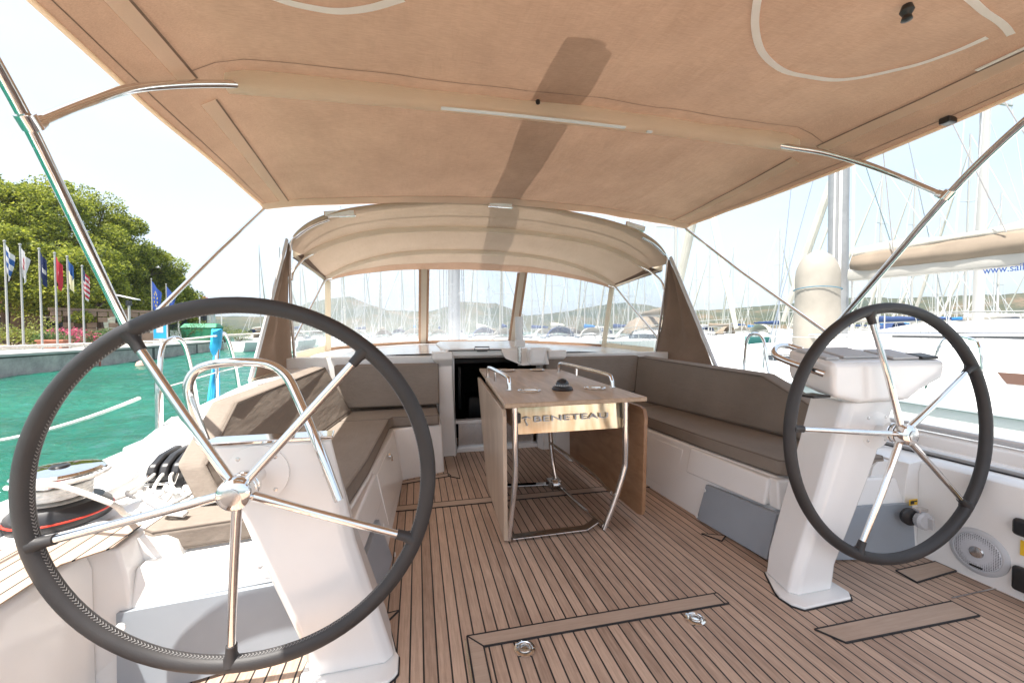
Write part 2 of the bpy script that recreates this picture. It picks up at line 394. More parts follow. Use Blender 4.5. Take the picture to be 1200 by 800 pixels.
# hull skin outside
def own_half(y):
    t = (y + 3.2) / 13.2
    if t < .45: return 1.98 + .14 * math.sin(t / .45 * PI / 2)
    return 2.12 * (1 - ((t - .45) / .55) ** 2.2) ** .8 + .02
rs = []
for i in range(27):
    y = -3.2 + 13.1 * i / 26; w = own_half(y); zt = .50 + .012 * max(0, y - 2) ** 1.3
    rs.append([(-w, y, zt), (-w * .99, y, zt - .35), (-w * .93, y, -.75), (-w * .5, y, -1.05), (w * .5, y, -1.05), (w * .93, y, -.75), (w * .99, y, zt - .35), (w, y, zt), (w * .985, y, zt + .02), (w - .12, y, zt - .02), (w - .12, y, zt - .12), (-w + .12, y, zt - .12), (-w + .12, y, zt - .02), (-w * .985, y, zt + .02)][::1])
h = MB()
h.rings([r for r in rs], True, True)
# cut away: the hull ring is only a shell below the deck, so keep side strips instead of a lid
h = MB()
for s in (-1, 1):
    h.rings([mir([(own_half(y), y, zt_) , (own_half(y) * .985, y, zt_ + .02), (own_half(y) - .10, y, zt_ - .0), (own_half(y) - .12, y, zt_ - .2), (own_half(y) * .90, y, -.8), (own_half(y) * .6, y, -1.1), (own_half(y) * .93, y, -.8), (own_half(y) * .99, y, zt_ - .35)], s)
             for y, zt_ in [(-3.2 + 13.1 * i / 26, .50 + .012 * max(0, (-3.2 + 13.1 * i / 26) - 2) ** 1.3) for i in range(27)]])
h.box(-1.9, 1.9, -3.2, -3.05, -1.1, .3)
h.build('hull', 'gelcoat', Y, sharp=50)
# sole
sole = MB(); sole.poly([(-1.70, -3.0), (1.70, -3.0), (1.70, 1.40), (1.0, 1.7), (.95, 2.5), (.93, 3.2), (.6, 4.1), (-.6, 4.1), (-.93, 3.2), (-.95, 2.5), (-1.0, 1.7), (-1.70, 1.40)], -.06, 0.0)
so = sole.build('cockpit_sole', 'teak', Y, flat=True)
def board(pts, z=.0015, t=.003, parent=so, mat='teak_plain', seam=.005):
    MB().poly(pts, z - .001, z + t).build('edge_board', mat, parent, flat=True)
    for i in range(len(pts)):
        a = Vector((*pts[i], 0)); b2 = Vector((*pts[(i + 1) % len(pts)], 0)); d = (b2 - a).normalized(); nrm = Vector((-d.y, d.x, 0)) * seam * .5
        SE.poly([tuple((a - nrm)[:2]), tuple((b2 - nrm)[:2]), tuple((b2 + nrm)[:2]), tuple((a + nrm)[:2])], z - .001, z + t + .0012)
SE = MB()
board([(-.90, 2.50), (.93, 2.47), (.93, 2.545), (-.885, 2.575)])
board([(-.556, 1.405), (-.505, 1.345), (.472, 1.33), (.472, 1.395)])
board([(-.556, 1.405), (-.560, -1.2), (-.505, -1.2), (-.505, 1.345)])
board([(.472, 1.395), (.472, 1.33), (.49, 1.33), (.49, 1.395)])
board([(.69, 1.138), (.735, 1.062), (1.37, 1.045), (1.372, 1.128)])
board([(1.395, 1.335), (1.66, 1.345), (1.66, 1.27), (1.385, 1.25)])
board([(-1.395, 1.335), (-1.66, 1.345), (-1.66, 1.27), (-1.385, 1.25)])
board([(.765, 1.83), (.815, 1.74), (.875, 1.78)]); board([(-.80, 1.60), (-.86, 1.52), (-.93, 1.58)])
board([(-.50, 3.02), (-.50, 3.5), (-.42, 3.5), (-.42, 2.95)]); board([(-.90, 2.98), (-.50, 3.08), (-.48, 3.02), (-.88, 2.93)])
SE.build('caulking_seam', 'rubber', so, flat=True)
MB().box(-.568, -.5605, -1.2, 1.385, -.001, .005).build('hatch_trim', 'brushed', so, flat=True)
MB().box(1.40, 1.66, 1.140, 1.146, 0, .004).build('drain_strip', 'brushed', so, flat=True)
# lift rings
for c, rr in (((-.369, 1.30), .036), ((.299, 1.285), .036)):
    MB().lathe([(0, 0), (rr, 0), (rr, .006), (rr * .80, .0075), (rr * .72, .004), (0, .003)], (c[0], c[1], .0015), seg=36).build('lift_ring_plate', 'chrome', so)
    MB().tube([(c[0] + rr * .52 * math.cos(a), c[1] + rr * .52 * math.sin(a), .009) for a in [i * PI / 10 for i in range(20)]], .0035, 8, closed=True).build('lift_ring', 'brushed', so)
# bench lockers ----------------------------------------------------
for s in (-1, 1):
    B = MB()
    bot = [(.83, 3.03), (.885, 1.78), (.935, 1.53), (1.62, 1.38), (1.8, 1.45), (1.8, 3.62), (.52, 3.62), (.52, 3.13)]
    top = [(.895, 3.05), (.955, 2.1), (1.00, 1.60), (1.60, 1.50), (1.8, 1.55), (1.8, 3.62), (.54, 3.62), (.54, 3.14)]
    bb = [(x, y, -.01) for x, y in bot]; tt = [(x, y, .375) for x, y in top]
    if s > 0: bb = bb[::-1]; tt = tt[::-1]
    B.prism(mir(bb, s), mir(tt, s))
    lk_ = B.build('bench_locker', 'gelcoat', Y, bevel=.016)
    # proud lip of the aft seat box
    Lp = MB()
    def q(y, z, out):
        f = (y - 1.56) / 1.5; fx = .985 - .08 * f - (.375 - z) * .20
        return (fx - out, y, z)
    pts = [q(2.15, .215, .018), q(1.60, .235, .022), q(1.60, .368, .022), q(2.15, .368, .018)]
    pp = mir(pts, s)
    Lp.slab(pp if s < 0 else pp[::-1], (s * .05, 0, 0))
    a = [(.955, 1.535, .235), (1.58, 1.42, .255), (1.58, 1.455, .37), (.975, 1.565, .37)]
    Lp.slab(mir(a, s), (0, .06, 0)); Lp.build('seat_box_lip', 'gelcoat', Y, bevel=.012)
    # locker door with a latch
    dr = MB(); pts = [q(2.95, .06, .008), q(2.22, .05, .008), q(2.22, .335, .008), q(2.95, .335, .008)]
    pp = mir(pts, s); dr.slab(pp, (s * .02, 0, 0)); dd = dr.build('locker_door', 'gelcoat', Y, bevel=.006)
    c = Vector(mir([q(2.60, .315, .016)], s)[0])
    MB().lathe([(0, 0), (.019, 0), (.019, .012), (.013, .016), (0, .016)], c, (-s, 0, 0), 20).tube([c + Vector((-s * .018, 0, -.004)), c + Vector((-s * .024, -.045, -.012))], .006, 8).build('latch', 'chrome', dd)
    # grey soft panel closing the hole under the aft seat
    G = MB(); o_ = .018
    g1 = [(.925 - .02, 1.97, .205), (.865 - .02, 1.97, .012), (.905 - .02, 1.535, .012), (.955 - .03, 1.52, .232)]
    G.slab(mir(g1, s), (s * .022, 0, 0))
    g2 = [(.955 - .03, 1.52, .232), (.905 - .02, 1.535, .012) if 0 else (.905, 1.515, .012), (1.585, 1.375, .012), (1.600, 1.405, .262)]
    G.slab(mir(g2, s), (0, .02, 0))
    gp = G.build('locker_cover', 'greypanel', Y, bevel=.006, label='grey vinyl cover closing the opening under the aft seat')
    st = MB()
    for p in ((.885, 1.955, .18), (.835, 1.955, .035)): st.lathe([(0, 0), (.010, 0), (.010, .004), (0, .005)], mir([p], s)[0], (-s, 0, 0), 14)
    for p in ((1.575, 1.382, .235), (1.56, 1.372, .035)): st.lathe([(0, 0), (.013, 0), (.013, .004), (0, .005)], mir([p], s)[0], (0, -1, 0), 14)
    st.build('snap_button', 'white_plastic', gp)
    MB().box(*sorted((s * 1.08, s * 1.14)), 1.475, 1.50, .292, .298).lathe([(0, 0), (.010, 0), (0, .003)], (s * 1.17, 1.485, .31), (0, -1, 0), 12).lathe([(0, 0), (.010, 0), (0, .003)], (s * 1.24, 1.475, .315), (0, -1, 0), 12).build('screw_cap', 'greypad', lk_)
    # cockpit side wall, side deck
    W = MB()
    W.rings([mir([(1.66, y, -.02), (1.66, y, .40), (1.675, y, .45), (1.70, y, .463), (1.96, y, .463), (2.06, y, .455), (2.06, y, .2), (1.9, y, -.02)], s) for y in (-3.05, -2, -1, 0, .8, 1.2, 1.42)])
    W.rings([mir([(1.55, y, -.02), (1.58, y, .36), (1.60, y, .45), (1.70, y, .462), (1.96, y, .4625), (2.055, y, .4545), (2.05, y, .2), (1.9, y, -.02)], s) for y in (1.42, 1.62)])
    W.build('side_wall', 'gelcoat', Y, bevel=.01, sharp=50)
    # outer rounded gunwale moulding
    Gu = MB(); rr = []
    for i in range(24):
        y = -3.0 + 11.5 * i / 23; w = own_half(y) - .045
        zz = .485 + .012 * max(0, y - 2) ** 1.3
        rr.append(mir([(w - .075, y, zz - .06), (w - .06, y, zz + .02), (w - .02, y, zz + .045), (w + .03, y, zz + .04), (w + .055, y, zz), (w + .05, y, zz - .08)], s))
    Gu.rings(rr).build('gunwale', 'gelcoat', Y, sharp=60)
    # coaming (raised side of the cockpit outside the backrests)
    C = MB(); rr = []
    prof = [(1.50, .44, 1.95, .46), (1.66, .47, 1.96, .475), (1.82, .55, 1.97, .49), (1.98, .66, 1.96, .50), (2.2, .735, 1.94, .52), (2.6, .765, 1.93, .53), (3.2, .79, 1.93, .54), (4.2, .82, 1.92, .55), (5.2, .82, 1.88, .58)]
    prof[:4] = [(1.50, .44, 1.95, .46), (1.95, .468, 1.965, .475), (2.06, .58, 1.965, .49), (2.14, .695, 1.96, .51)]
    for y, zt, xo, zo in prof:
        rr.append(mir([(1.47, y, .36), (1.49, y, zt - .02), (1.52, y, zt), (1.76, y, zt), (1.82, y, zt - .03), (xo, y, zo - .03), (xo, y, .30)], s))
    C.rings(rr).build('coaming', 'gelcoat', Y, bevel=0, sharp=45)
    MB().rings([mir([(x0, y, .40), (x0, y, z0), (x0 + .05, y, z0 + .012), (x1, y, z0 - .0), (x1, y, .42)], s) for y, x0, x1, z0 in ((1.80, 1.93, 1.965, .468), (1.92, 1.86, 1.97, .50), (2.05, 1.82, 1.97, .545), (2.2, 1.80, 1.97, .60), (2.4, 1.78, 1.96, .66))]).build('coaming_fairing', 'gelcoat', Y, sharp=60)
# teak on the port side deck
tk = MB().poly([(-1.675, -.6), (-1.675, 1.33), (-1.60, 1.40), (-1.61, 1.545), (-1.72, 1.60), (-1.93, 1.45), (-1.965, .9), (-1.965, -.6)], .462, .4665).build('side_deck_teak', 'teak_side', Y, flat=True)
MB().poly([(1.90, -.6), (1.965, -.6), (1.965, 1.0), (1.90, 1.2)], .462, .466).build('side_deck_teak', 'teak_side', Y, flat=True)
# starboard jib track and rail lines
T = MB()
T.box(1.80, 1.83, .2, 2.2, .464, .484); t1 = T.build('genoa_track', 'alu', Y, bevel=.004)
MB().box(1.835, 1.842, .2, 2.2, .4645, .47).box(1.785, 1.792, .2, 2.2, .4645, .470).build('track_seam', 'rubber', t1)
MB().tube([(2.04, -2.5, .545), (2.05, 1, .55), (2.06, 3, .56)], .018, 10).build('toe_rail', 'alu', Y)
MB().tube([(-2.04, 2.2, .555), (-2.05, 4, .57), (-2.06, 6, .58)], .014, 10).build('toe_rail', 'alu', Y)
cl = MB().box(1.90, 2.0, 1.02, 1.05, .50, .53).tube([(1.93, .93, .545), (1.93, 1.0, .555), (1.95, 1.1, .555), (1.95, 1.17, .545)], .010, 8).build('deck_cleat', 'chrome', Y, bevel=.004)
# bulkhead, companionway, coachroof --------------------------------
D = MB()
ZR = .875
for s in (-1, 1):
    D.box(*sorted((s * .40, s * 1.76)), 3.56, 3.72, -.01, ZR + .008)
D.box(-.41, .41, 3.58, 3.70, .856, .90)
D.build('cabin_bulkhead', 'gelcoat', Y, bevel=.012)
for s in (-1, 1):
    MB().rings([[(s * x, y, z) for x, y in q4] for q4, z in (
        (((.535, 3.60), (.535, 3.50), (.40, 3.50), (.375, 3.60)), -.01), (((.55, 3.60), (.55, 3.47), (.43, 3.47), (.41, 3.60)), .80),
        (((.60, 3.60), (.60, 3.40), (.43, 3.40), (.41, 3.60)), .86), (((.60, 3.60), (.60, 3.40), (.43, 3.40), (.41, 3.60)), .925))]).build('companionway_post', 'gelcoat', Y, bevel=.012)
cr = MB(); rr = []
for y, w, z in ((3.71, 1.80, ZR - .003), (4.2, 1.80, ZR + .02), (5.0, 1.76, ZR + .03), (6.0, 1.6, ZR + .03), (7.5, 1.3, ZR), (8.8, .8, ZR - .12), (9.2, .5, .5)):
    rr.append([(-w, y, .40), (-w + .03, y, z - .06), (-w + .12, y, z - .015), (-w * .5, y, z + .02), (0, y, z + .03), (w * .5, y, z + .02), (w - .12, y, z - .015), (w - .03, y, z - .06), (w, y, .40)])
cr.rings(rr, False, False).build('coachroof', 'gelcoat', Y, sharp=50)
for s in (-1, 1): MB().poly([(s * 1.9, 3.7), (s * 1.7, 6), (s * 1.2, 8.2), (s * .3, 9.6), (s * .02, 9.6), (s * .02, 7.2), (s * 1.2, 7.0), (s * 1.3, 3.7)], .38, .47).build('side_deck', 'gelcoat', Y)
sl = MB(); sl.rings([[(-.50, y, .88), (-.50, y, z), (-.45, y, z + .03), (.45, y, z + .03), (.50, y, z), (.50, y, .88)] for y, z in ((3.47, .915), (3.62, .925), (5.0, .945), (5.05, .90))])
sl.build('sliding_hatch', 'gelcoat', Y, bevel=.01)
MB().box(-.46, .05, 3.452, 3.47, .928, .936).build('hatch_gasket', 'rubber', Y)
hb = MB().box(-.215, -.165 + .04, 3.43, 3.46, .922, .93).tube([(-.235, 3.44, .93), (-.235, 3.43, .962), (-.11, 3.43, .962), (-.11, 3.44, .93)], .005, 8).build('hatch_handle', 'black', Y)
# white moulding and block on starboard of the hatch
MB().slab([(.00, 3.44, .935), (.02, 3.36, .86), (.16, 3.30, .80), (.42, 3.35, .80), (.42, 3.44, .935)][::-1], (0, .16, .02)).build('hatch_surround', 'gelcoat', Y, bevel=.012)
wb = MB().rings([[(x, y, z) for x, y in ((.22, 3.28), (.36, 3.28), (.40, 3.42), (.22, 3.42))] for z in (.80, .955)]).build('instrument_box', 'gelcoat', Y, bevel=.025)
# inside of the cabin
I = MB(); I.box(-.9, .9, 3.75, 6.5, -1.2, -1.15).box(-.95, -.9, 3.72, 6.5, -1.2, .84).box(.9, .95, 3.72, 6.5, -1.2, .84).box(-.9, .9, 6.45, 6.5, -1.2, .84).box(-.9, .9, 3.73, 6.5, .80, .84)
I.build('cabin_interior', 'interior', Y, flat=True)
MB().lathe([(0, 0), (.014, 0), (.014, .003), (0, .004)], (-1.66, 1.05, .36), (1, 0, 0), 16).lathe([(0, 0), (.022, 0), (.022, .003), (0, .003)], (-1.66, .95, .06), (1, 0, 0), 16).build('drain_cap', 'brushed', Y)
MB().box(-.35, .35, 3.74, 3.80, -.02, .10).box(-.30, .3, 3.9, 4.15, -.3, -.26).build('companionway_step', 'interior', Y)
MB().box(-.36, .36, 3.66, 3.70, .012, .255).build('washboard', 'brushed', Y, bevel=.004, label='polished lower washboard of the companionway')
MB().box(-.40, .40, 3.62, 3.70, .256, .285).box(-.40, .40, 3.60, 3.70, -.01, .03).build('companionway_sill', 'gelcoat', Y, bevel=.006)
MB().box(-.20, .02, 4.2, 4.6, -.25, .40).box(-.28, -.22, 4.6, 4.7, .2, .7).build('cabin_locker', 'black', Y, bevel=.02)
# wall fittings starboard
sp = thing('wall_speaker', 'round pale grey loudspeaker grille low on the white cockpit side wall by the right wheel', 'speaker', (1.66, 1.198, .131))
def wallpt(u, v): return Vector((1.66, 1.198 + u, .131 + v))
MB().lathe([(0, 0), (.098, 0), (.098, .004), (.090, .010), (.080, .0115), (.078, .009), (0, .009)], (1.66, 1.198, .131), (-1, 0, 0), 48).build('speaker_rim', 'speakergrey', sp)
MB().lathe([(0, .009), (.077, .009), (.073, .013), (.03, .017), (0, .017)], (1.66, 1.198, .131), (-1, 0, 0), 48).build('speaker_grille', 'grille', sp)
MB().lathe([(0, .0165), (.025, .0165), (.022, .022), (.012, .0245), (0, .025)], (1.66, 1.198, .131), (-1, 0, 0), 28).build('speaker_dome', 'brushed', sp)
MB().box(1.645, 1.652, 1.178, 1.220, .062, .070).build('badge', 'black', sp)
vlv = thing('drain_valve', 'grey ribbed valve knob on a black seat set in the white locker wall', 'valve', (1.60, 1.39, .185))
p = az(1072, 606, .0); c = Vector((1.60, 1.37, .185)); c = ay(1073, 606, 1.355)
MB().lathe([(0, 0), (.040, 0), (.040, .014), (.030, .02), (0, .02)], c + Vector((-.012, .02, 0)), (-.35, -1, 0), 28).build('valve_seat', 'black', vlv)
k = MB(); ax_ = Vector((-.25, -1, .05)).normalized(); u = ax_.orthogonal().normalized(); w = ax_.cross(u); cc = c + Vector((.012, -.012, -.006))
k.rings([[cc + ax_ * h_ + (u * math.cos(2 * PI * i / 48) + w * math.sin(2 * PI * i / 48)) * (r_ * (1 + (.06 if i % 2 else 0))) for i in range(48)] for r_, h_ in ((.036, 0), (.038, .022), (.030, .030), (.02, .031))])
k.build('valve_knob', 'speakergrey', vlv)
MB().box(cc.x - .006, cc.x + .006, cc.y - .05, cc.y - .028, cc.z - .028, cc.z + .022).build('valve_grip', 'greypad', vlv, bevel=.004)
MB().box(cc.x - .025, cc.x + .03, cc.y - .012, cc.y + .02, cc.z + .036, cc.z + .052).build('valve_bracket', 'brushed', vlv, bevel=.004)
c = ay(1070, 588, 1.40)
wl = thing('warning_label', 'small yellow and black sticker on the white locker wall above the valve', 'label', tuple(c))
MB().box(c.x - .026, c.x + .026, c.y - .002, c.y, c.z - .014, c.z + .014).build('sticker', 'yellow', wl)
MB().box(c.x - .020, c.x + .002, c.y - .004, c.y - .002, c.z - .008, c.z + .008).box(c.x + .006, c.x + .020, c.y - .004, c.y - .002, c.z + .002, c.z + .008).build('sticker_print', 'black', wl)
ep = thing('engine_panel', 'black engine control panel with yellow placard at the edge of the side wall', 'control panel', (1.66, 1.02, .2))
def blob(y0, y1, z0, z1): return [(1.66, y0, z0), (1.66, y0 + .02, z1 - .01), (1.66, y0, z1), (1.66, y1, z1), (1.66, y1, z0)]
c1 = ax(1200, 617, 1.66); c2 = ax(1200, 678, 1.66)
MB().box(1.625, 1.66, c1.y - .06, c1.y + .022, c1.z - .035, c1.z + .035).build('control_knob', 'black', ep, bevel=.015)
MB().box(1.63, 1.66, c2.y - .10, c2.y + .025, c2.z - .05, c2.z + .05).build('control_box', 'black', ep, bevel=.012)
c3 = ax(1200, 642, 1.66)
MB().box(1.654, 1.66, c3.y - .1, c3.y + .008, c3.z - .03, c3.z + .03).build('yellow_placard', 'yellow', ep)

# ================================================================= cushions
def cushion(name, pts, z0, z1, label, group, s, cat='cushion', bev=.018):
    bot, top = [(x, y, z0) for x, y in pts], [(x, y, z1) for x, y in pts]
    a = sum(pts[i][0] * pts[(i + 1) % len(pts)][1] - pts[(i + 1) % len(pts)][0] * pts[i][1] for i in range(len(pts)))
    if a * s < 0: bot, top = bot[::-1], top[::-1]
    bot, top = mir(bot, s), mir(top, s)
    c = Vector(bot[0])
    o = MB().prism(bot, top).build(name, 'cushion', None, bevel=bev, seg=4)
    # piping round the upper edge
    cen = sum((Vector(p) for p in top), Vector()) / len(top)
    def inset(q_, zz): return [Vector((q_[i][0], q_[i][1], zz)) + ((Vector(q_[i - 1]) - Vector(q_[i])).normalized() + (Vector(q_[(i + 1) % len(q_)]) - Vector(q_[i])).normalized()).normalized() * (.006 if True else 0) * (1 if ((Vector(q_[i - 1]) - Vector(q_[i])).normalized() + (Vector(q_[(i + 1) % len(q_)]) - Vector(q_[i])).normalized()).dot(cen - Vector(q_[i])) > 0 else -1) for i in range(len(q_))]
    P = MB().tube(inset(top, z1 - .0055), .0042, 6, closed=True).tube(inset(top, z0 + .0055), .0042, 6, closed=True)
    lone(o, (cen.x, cen.y, z0)); tag(o, label, cat, group)
    P.build('piping', 'piping', o)
    return o
SEATZ0, SEATZ1 = .378, .458
for s, nm in ((-1, 'port'), (1, 'starboard')):
    side = 'left' if s < 0 else 'right'
    cushion('seat_cushion', [(.925, 3.045), (.965, 2.1), (1.015, 1.60), (1.045, 1.575), (1.56, 1.50), (1.60, 1.53), (1.55, 3.045)], SEATZ0, SEATZ1,
            ('long taupe seat cushion on the left bench, partly sunlit' if s < 0 else 'long taupe seat cushion on the right bench, in full shade'), 'seat cushions on the benches', s)
    cushion('seat_cushion', [(.56, 3.10), (.90, 3.10), (.925, 3.052), (1.55, 3.052), (1.55, 3.55), (.56, 3.55)], SEATZ0, SEATZ1,
            ('short corner seat cushion against the bulkhead left of the companionway' if s < 0 else 'short corner seat cushion against the bulkhead behind the table'), 'seat cushions on the benches', s)
    # side backrest: leaning slab with cut off aft top corner
    inn = [(1.25, 3.36, .462), (1.33, 3.43, .85), (1.385, 2.06, .815), (1.485, 1.66, .60), (1.45, 1.62, .47)]
    if s < 0: inn = [(1.235, 3.36, .462), (1.44, 3.43, .815), (1.51, 2.00, .785), (1.50, 1.70, .60), (1.42, 1.66, .462)]
    off = Vector((s * .095, 0, .012))
    pp = mir(inn, s)
    o = MB().slab(pp if s > 0 else pp[::-1], off).build('backrest_cushion', 'cushion', None, bevel=.018, seg=4)
    pv_ = MB().tube([Vector(p) + Vector((-s * .001, 0, 0)) + (sum((Vector(q_) for q_ in pp), Vector()) / len(pp) - Vector(p)).normalized() * .010 for p in pp], .0045, 6, closed=True)
    lone(o, pp[0]); pv_.build('piping', 'piping', o); tag(o, 'long taupe backrest cushion with sloping end along the left coaming' if s < 0 else 'long taupe backrest cushion with sloping end along the right coaming', 'cushion', 'backrest cushions round the cockpit')
    x0, x1 = (.545, 1.335) if s < 0 else (.40, 1.305)
    z0, z1 = (.485, .828) if s < 0 else (.52, .86)
    o = MB().prism(mir([(x0, 3.37, z0), (x1, 3.37, z0), (x1, 3.47, z0), (x0, 3.47, z0)][::s], s), mir([(x0, 3.42, z1), (x1 + .04, 3.42, z1), (x1 + .04, 3.51, z1), (x0, 3.51, z1)][::s], s)).build('backrest_cushion', 'cushion', None, bevel=.018, seg=4)
    lone(o, (s * .9, 3.4, z0)); tag(o, 'taupe backrest cushion on the bulkhead left of the companionway' if s < 0 else 'taupe backrest cushion on the bulkhead behind the folding table', 'cushion', 'backrest cushions round the cockpit')

# ================================================================= steering pedestals and wheels
for s in (-1, 1):
    side = 'left' if s < 0 else 'right'
    lab = 'white leaning pedestal carrying the large left steering wheel, its top bare and chrome-edged' if s < 0 else 'white leaning pedestal with wide instrument head, carrying the right steering wheel'
    pd = thing('steering_pedestal', lab, 'pedestal', (s * .9, 1.3, 0), 0, 'steering pedestals')
    # foot flange
    F = [(.722, 1.26), (.716, 1.31), (.73, 1.345), (.80, 1.46), (.96, 1.46), (1.02, 1.33), (1.02, 1.262), (.99, 1.232), (.75, 1.228)]
    if s < 0: F = [(.80, 1.285), (.79, 1.30), (.79, 1.365), (.80, 1.385), (.84, 1.56), (1.06, 1.56), (1.09, 1.36), (1.08, 1.30), (1.06, 1.27), (.82, 1.268)]
    MB().poly(mir(F, s), .001, .013).build('foot_flange', 'gelcoat', pd, bevel=.005)
    MB().poly(mir([(x * 1.0 + (x - .91) * .035, y + (y - 1.38) * .035) for x, y in F], s), .0005, .0035).build('sealant_bead', 'rubber', pd, flat=True)
    def sec(cx, wa, wf, ya, yf, z):   # octagon-like section: chamfered aft corners
        c_ = .028
        return mir([(cx - wa / 2 + c_, ya, z), (cx + wa / 2 - c_, ya, z), (cx + wa / 2, ya + c_, z), (cx + wf / 2, yf, z), (cx - wf / 2, yf, z), (cx - wa / 2, ya + c_, z)][::s], s)
    if s > 0: S_ = [(.872, .225, .16, 1.285, 1.45, .012), (.890, .215, .17, 1.283, 1.45, .12), (1.04, .25, .20, 1.285, 1.47, .45), (1.17, .285, .24, 1.28, 1.47, .80)]
    else: S_ = [(.935, .265, .22, 1.335, 1.52, .012), (.955, .255, .22, 1.33, 1.51, .10), (1.06, .285, .24, 1.315, 1.48, .43), (1.15, .335, .30, 1.30, 1.365, .772)]
    MB().rings([sec(*a) for a in S_]).build('column', 'gelcoat', pd, bevel=.012, sharp=50)
    hub = Vector((-1.18, 1.201, .683)) if s < 0 else Vector((1.18, 1.217, .679))
    bp = Vector((hub.x, 1.305 if s < 0 else 1.29, hub.z))
    fl = MB().lathe([(0, 0), (.085, 0), (.085, .008), (.05, .012), (0, .012)], bp, (0, -1, 0), 40).build('hub_flange', 'gelcoat', pd)
    sc_ = MB()
    for i in range(4):
        a = PI / 4 + i * PI / 2
        sc_.lathe([(0, .012), (.007, .012), (.006, .015), (0, .016)], bp + Vector((.068 * math.cos(a), .004, .068 * math.sin(a))), (0, -1, 0), 12)
    sc_.build('flange_screw', 'brushed', fl)
    if s > 0:
        tl = [(.90, .968), (1.53, .965), (1.515, .885), (1.385, .837), (1.316, .797), (1.047, .797), (.917, .825), (.905, .862)]
        H = MB(); a0 = [(x, 1.25, z) for x, z in tl]
        a1 = [(x if x > 1.0 else x + .0, 1.34, z + (.02 if z > .95 else .015)) for x, z in tl]
        a2 = [(x + .012 if x < 1 else x - .01, 1.47, z + (.048 if z > .95 else .055)) for x, z in tl]
        H.rings([a0, a1, a2]); hd = H.build('instrument_head', 'gelcoat', pd, bevel=.022, sharp=50)
        def top(x, y): return .967 + (y - 1.25) * .215 + .002
        for (xa, xb, ya, yb, m_, nme) in ((.915, .985, 1.29, 1.43, 'greypad', 'grey_pad'), (1.02, 1.22, 1.30, 1.44, 'greypad', 'grey_pad'), (1.25, 1.40, 1.27, 1.39, 'greypad', 'grey_pad'), (1.41, 1.51, 1.265, 1.33, 'black', 'display_cover')):
            MB().prism([(xa, ya, top(xa, ya)), (xb, ya, top(xa, ya)), (xb, yb, top(xa, yb)), (xa, yb, top(xa, yb))], [(xa, ya, top(xa, ya) + .010), (xb, ya, top(xa, ya) + .010), (xb, yb, top(xa, yb) + .012), (xa, yb, top(xa, yb) + .012)]).build(nme, m_, hd, bevel=.004)
        MB().tube([ax(950, 434, .905) + Vector((.02, 0, -.004)), ay(966, 438, 1.27), ay(945, 431, 1.32), ay(920, 422, 1.40), ay(908, 415, 1.45), ay(910, 407, 1.50), ay(922, 405, 1.52), ay(940, 410, 1.47)][1:], .0135, 14, smooth=5).build('grab_rail', 'chrome', pd)
        MB().box(.84, .93, 1.28, 1.36, .822, .832).build('head_bracket', 'black', pd, bevel=.004)
    else:
        MB().prism([(x, y, .772) for x, y in ((-1.325, 1.295), (-.975, 1.295), (-.985, 1.365), (-1.31, 1.365))], [(x, y, .784) for x, y in ((-1.33, 1.29), (-.97, 1.29), (-.98, 1.37), (-1.315, 1.37))]).build('top_trim', 'chrome', pd, bevel=.004)
        ps = [(240, 516, 1.40), (226, 480, 1.385), (220, 455, 1.38), (228, 436, 1.38), (248, 427, 1.38), (285, 424, 1.38), (315, 427, 1.38), (335, 440, 1.36), (349, 466, 1.33), (374, 525, 1.275), (397, 586, 1.245)]
        MB().tube([ay(a, b_, c_) for a, b_, c_ in ps], .0135, 14, smooth=5).build('grab_rail', 'chrome', pd)
        e = ay(388, 562, 1.255); MB().tube([e + Vector((-.004, 0, 0)), e + Vector((-.03, .06, -.0))], .008, 8).build('rail_bracket', 'chrome', pd)
    # the wheel
    yw = -.039 if s < 0 else -.029; tl_ = -.016 if s < 0 else .041
    ux = Vector((math.cos(yw), math.sin(yw), 0)); fn = Vector((-math.sin(yw), math.cos(yw), 0))
    uz = (Vector((0, 0, 1)) * math.cos(tl_) + fn * math.sin(tl_)); nf = ux.cross(uz)   # points aft
    if nf.y > 0: nf = -nf
    RR = .488 if s < 0 else .512
    def wp(a, r, h=0): return hub + (ux * math.cos(a) + uz * math.sin(a)) * r + nf * h
    wh = MB().tube([wp(2 * PI * i / 96, RR) for i in range(96)], .0215, 20, closed=True).build('steering_wheel', 'leather', pd)
    wh['label'] = 'large charcoal leather wheel with stitched rim and chrome spokes' if s < 0 else 'charcoal leather wheel with chrome spokes in shade'
    # stitched seam: many small stitches on the inner side of the rim
    if s < 0:
        ST = MB(); n = 330
        for i in range(n):
            a = 2 * PI * i / n; da = 2 * PI / n * .42
            for sg in (-1, 1):
                ST.tube([wp(a - da, RR - .0208, .0025 + sg * .0052), wp(a + da * .6, RR - .0218, .0025)], .0011, 4)
        ST.build('stitching', 'rope_grey', wh)
    base = R_(-95 if s < 0 else -113); sgn = 1
    hubo = hub + nf * .045
    for i in range(5):
        a = base + i * 2 * PI / 5
        a_in = hub + (ux * math.cos(a) + uz * math.sin(a)) * .03 + nf * .028
        p1 = wp(a, RR - .052, .004)
        mid = a_in.lerp(p1, .5) + nf * .004
        MB().tube([a_in, mid, p1], .0, 14, smooth=4, rad=[.0125, .0115, .0105]).build('spoke', 'chrome', wh)
        MB().tube([wp(a, RR - .056, .004), wp(a, RR - .03, .002), wp(a, RR - .006, 0)], 0, 14, rad=[.0135, .0145, .024]).build('spoke_socket', 'leather', wh)
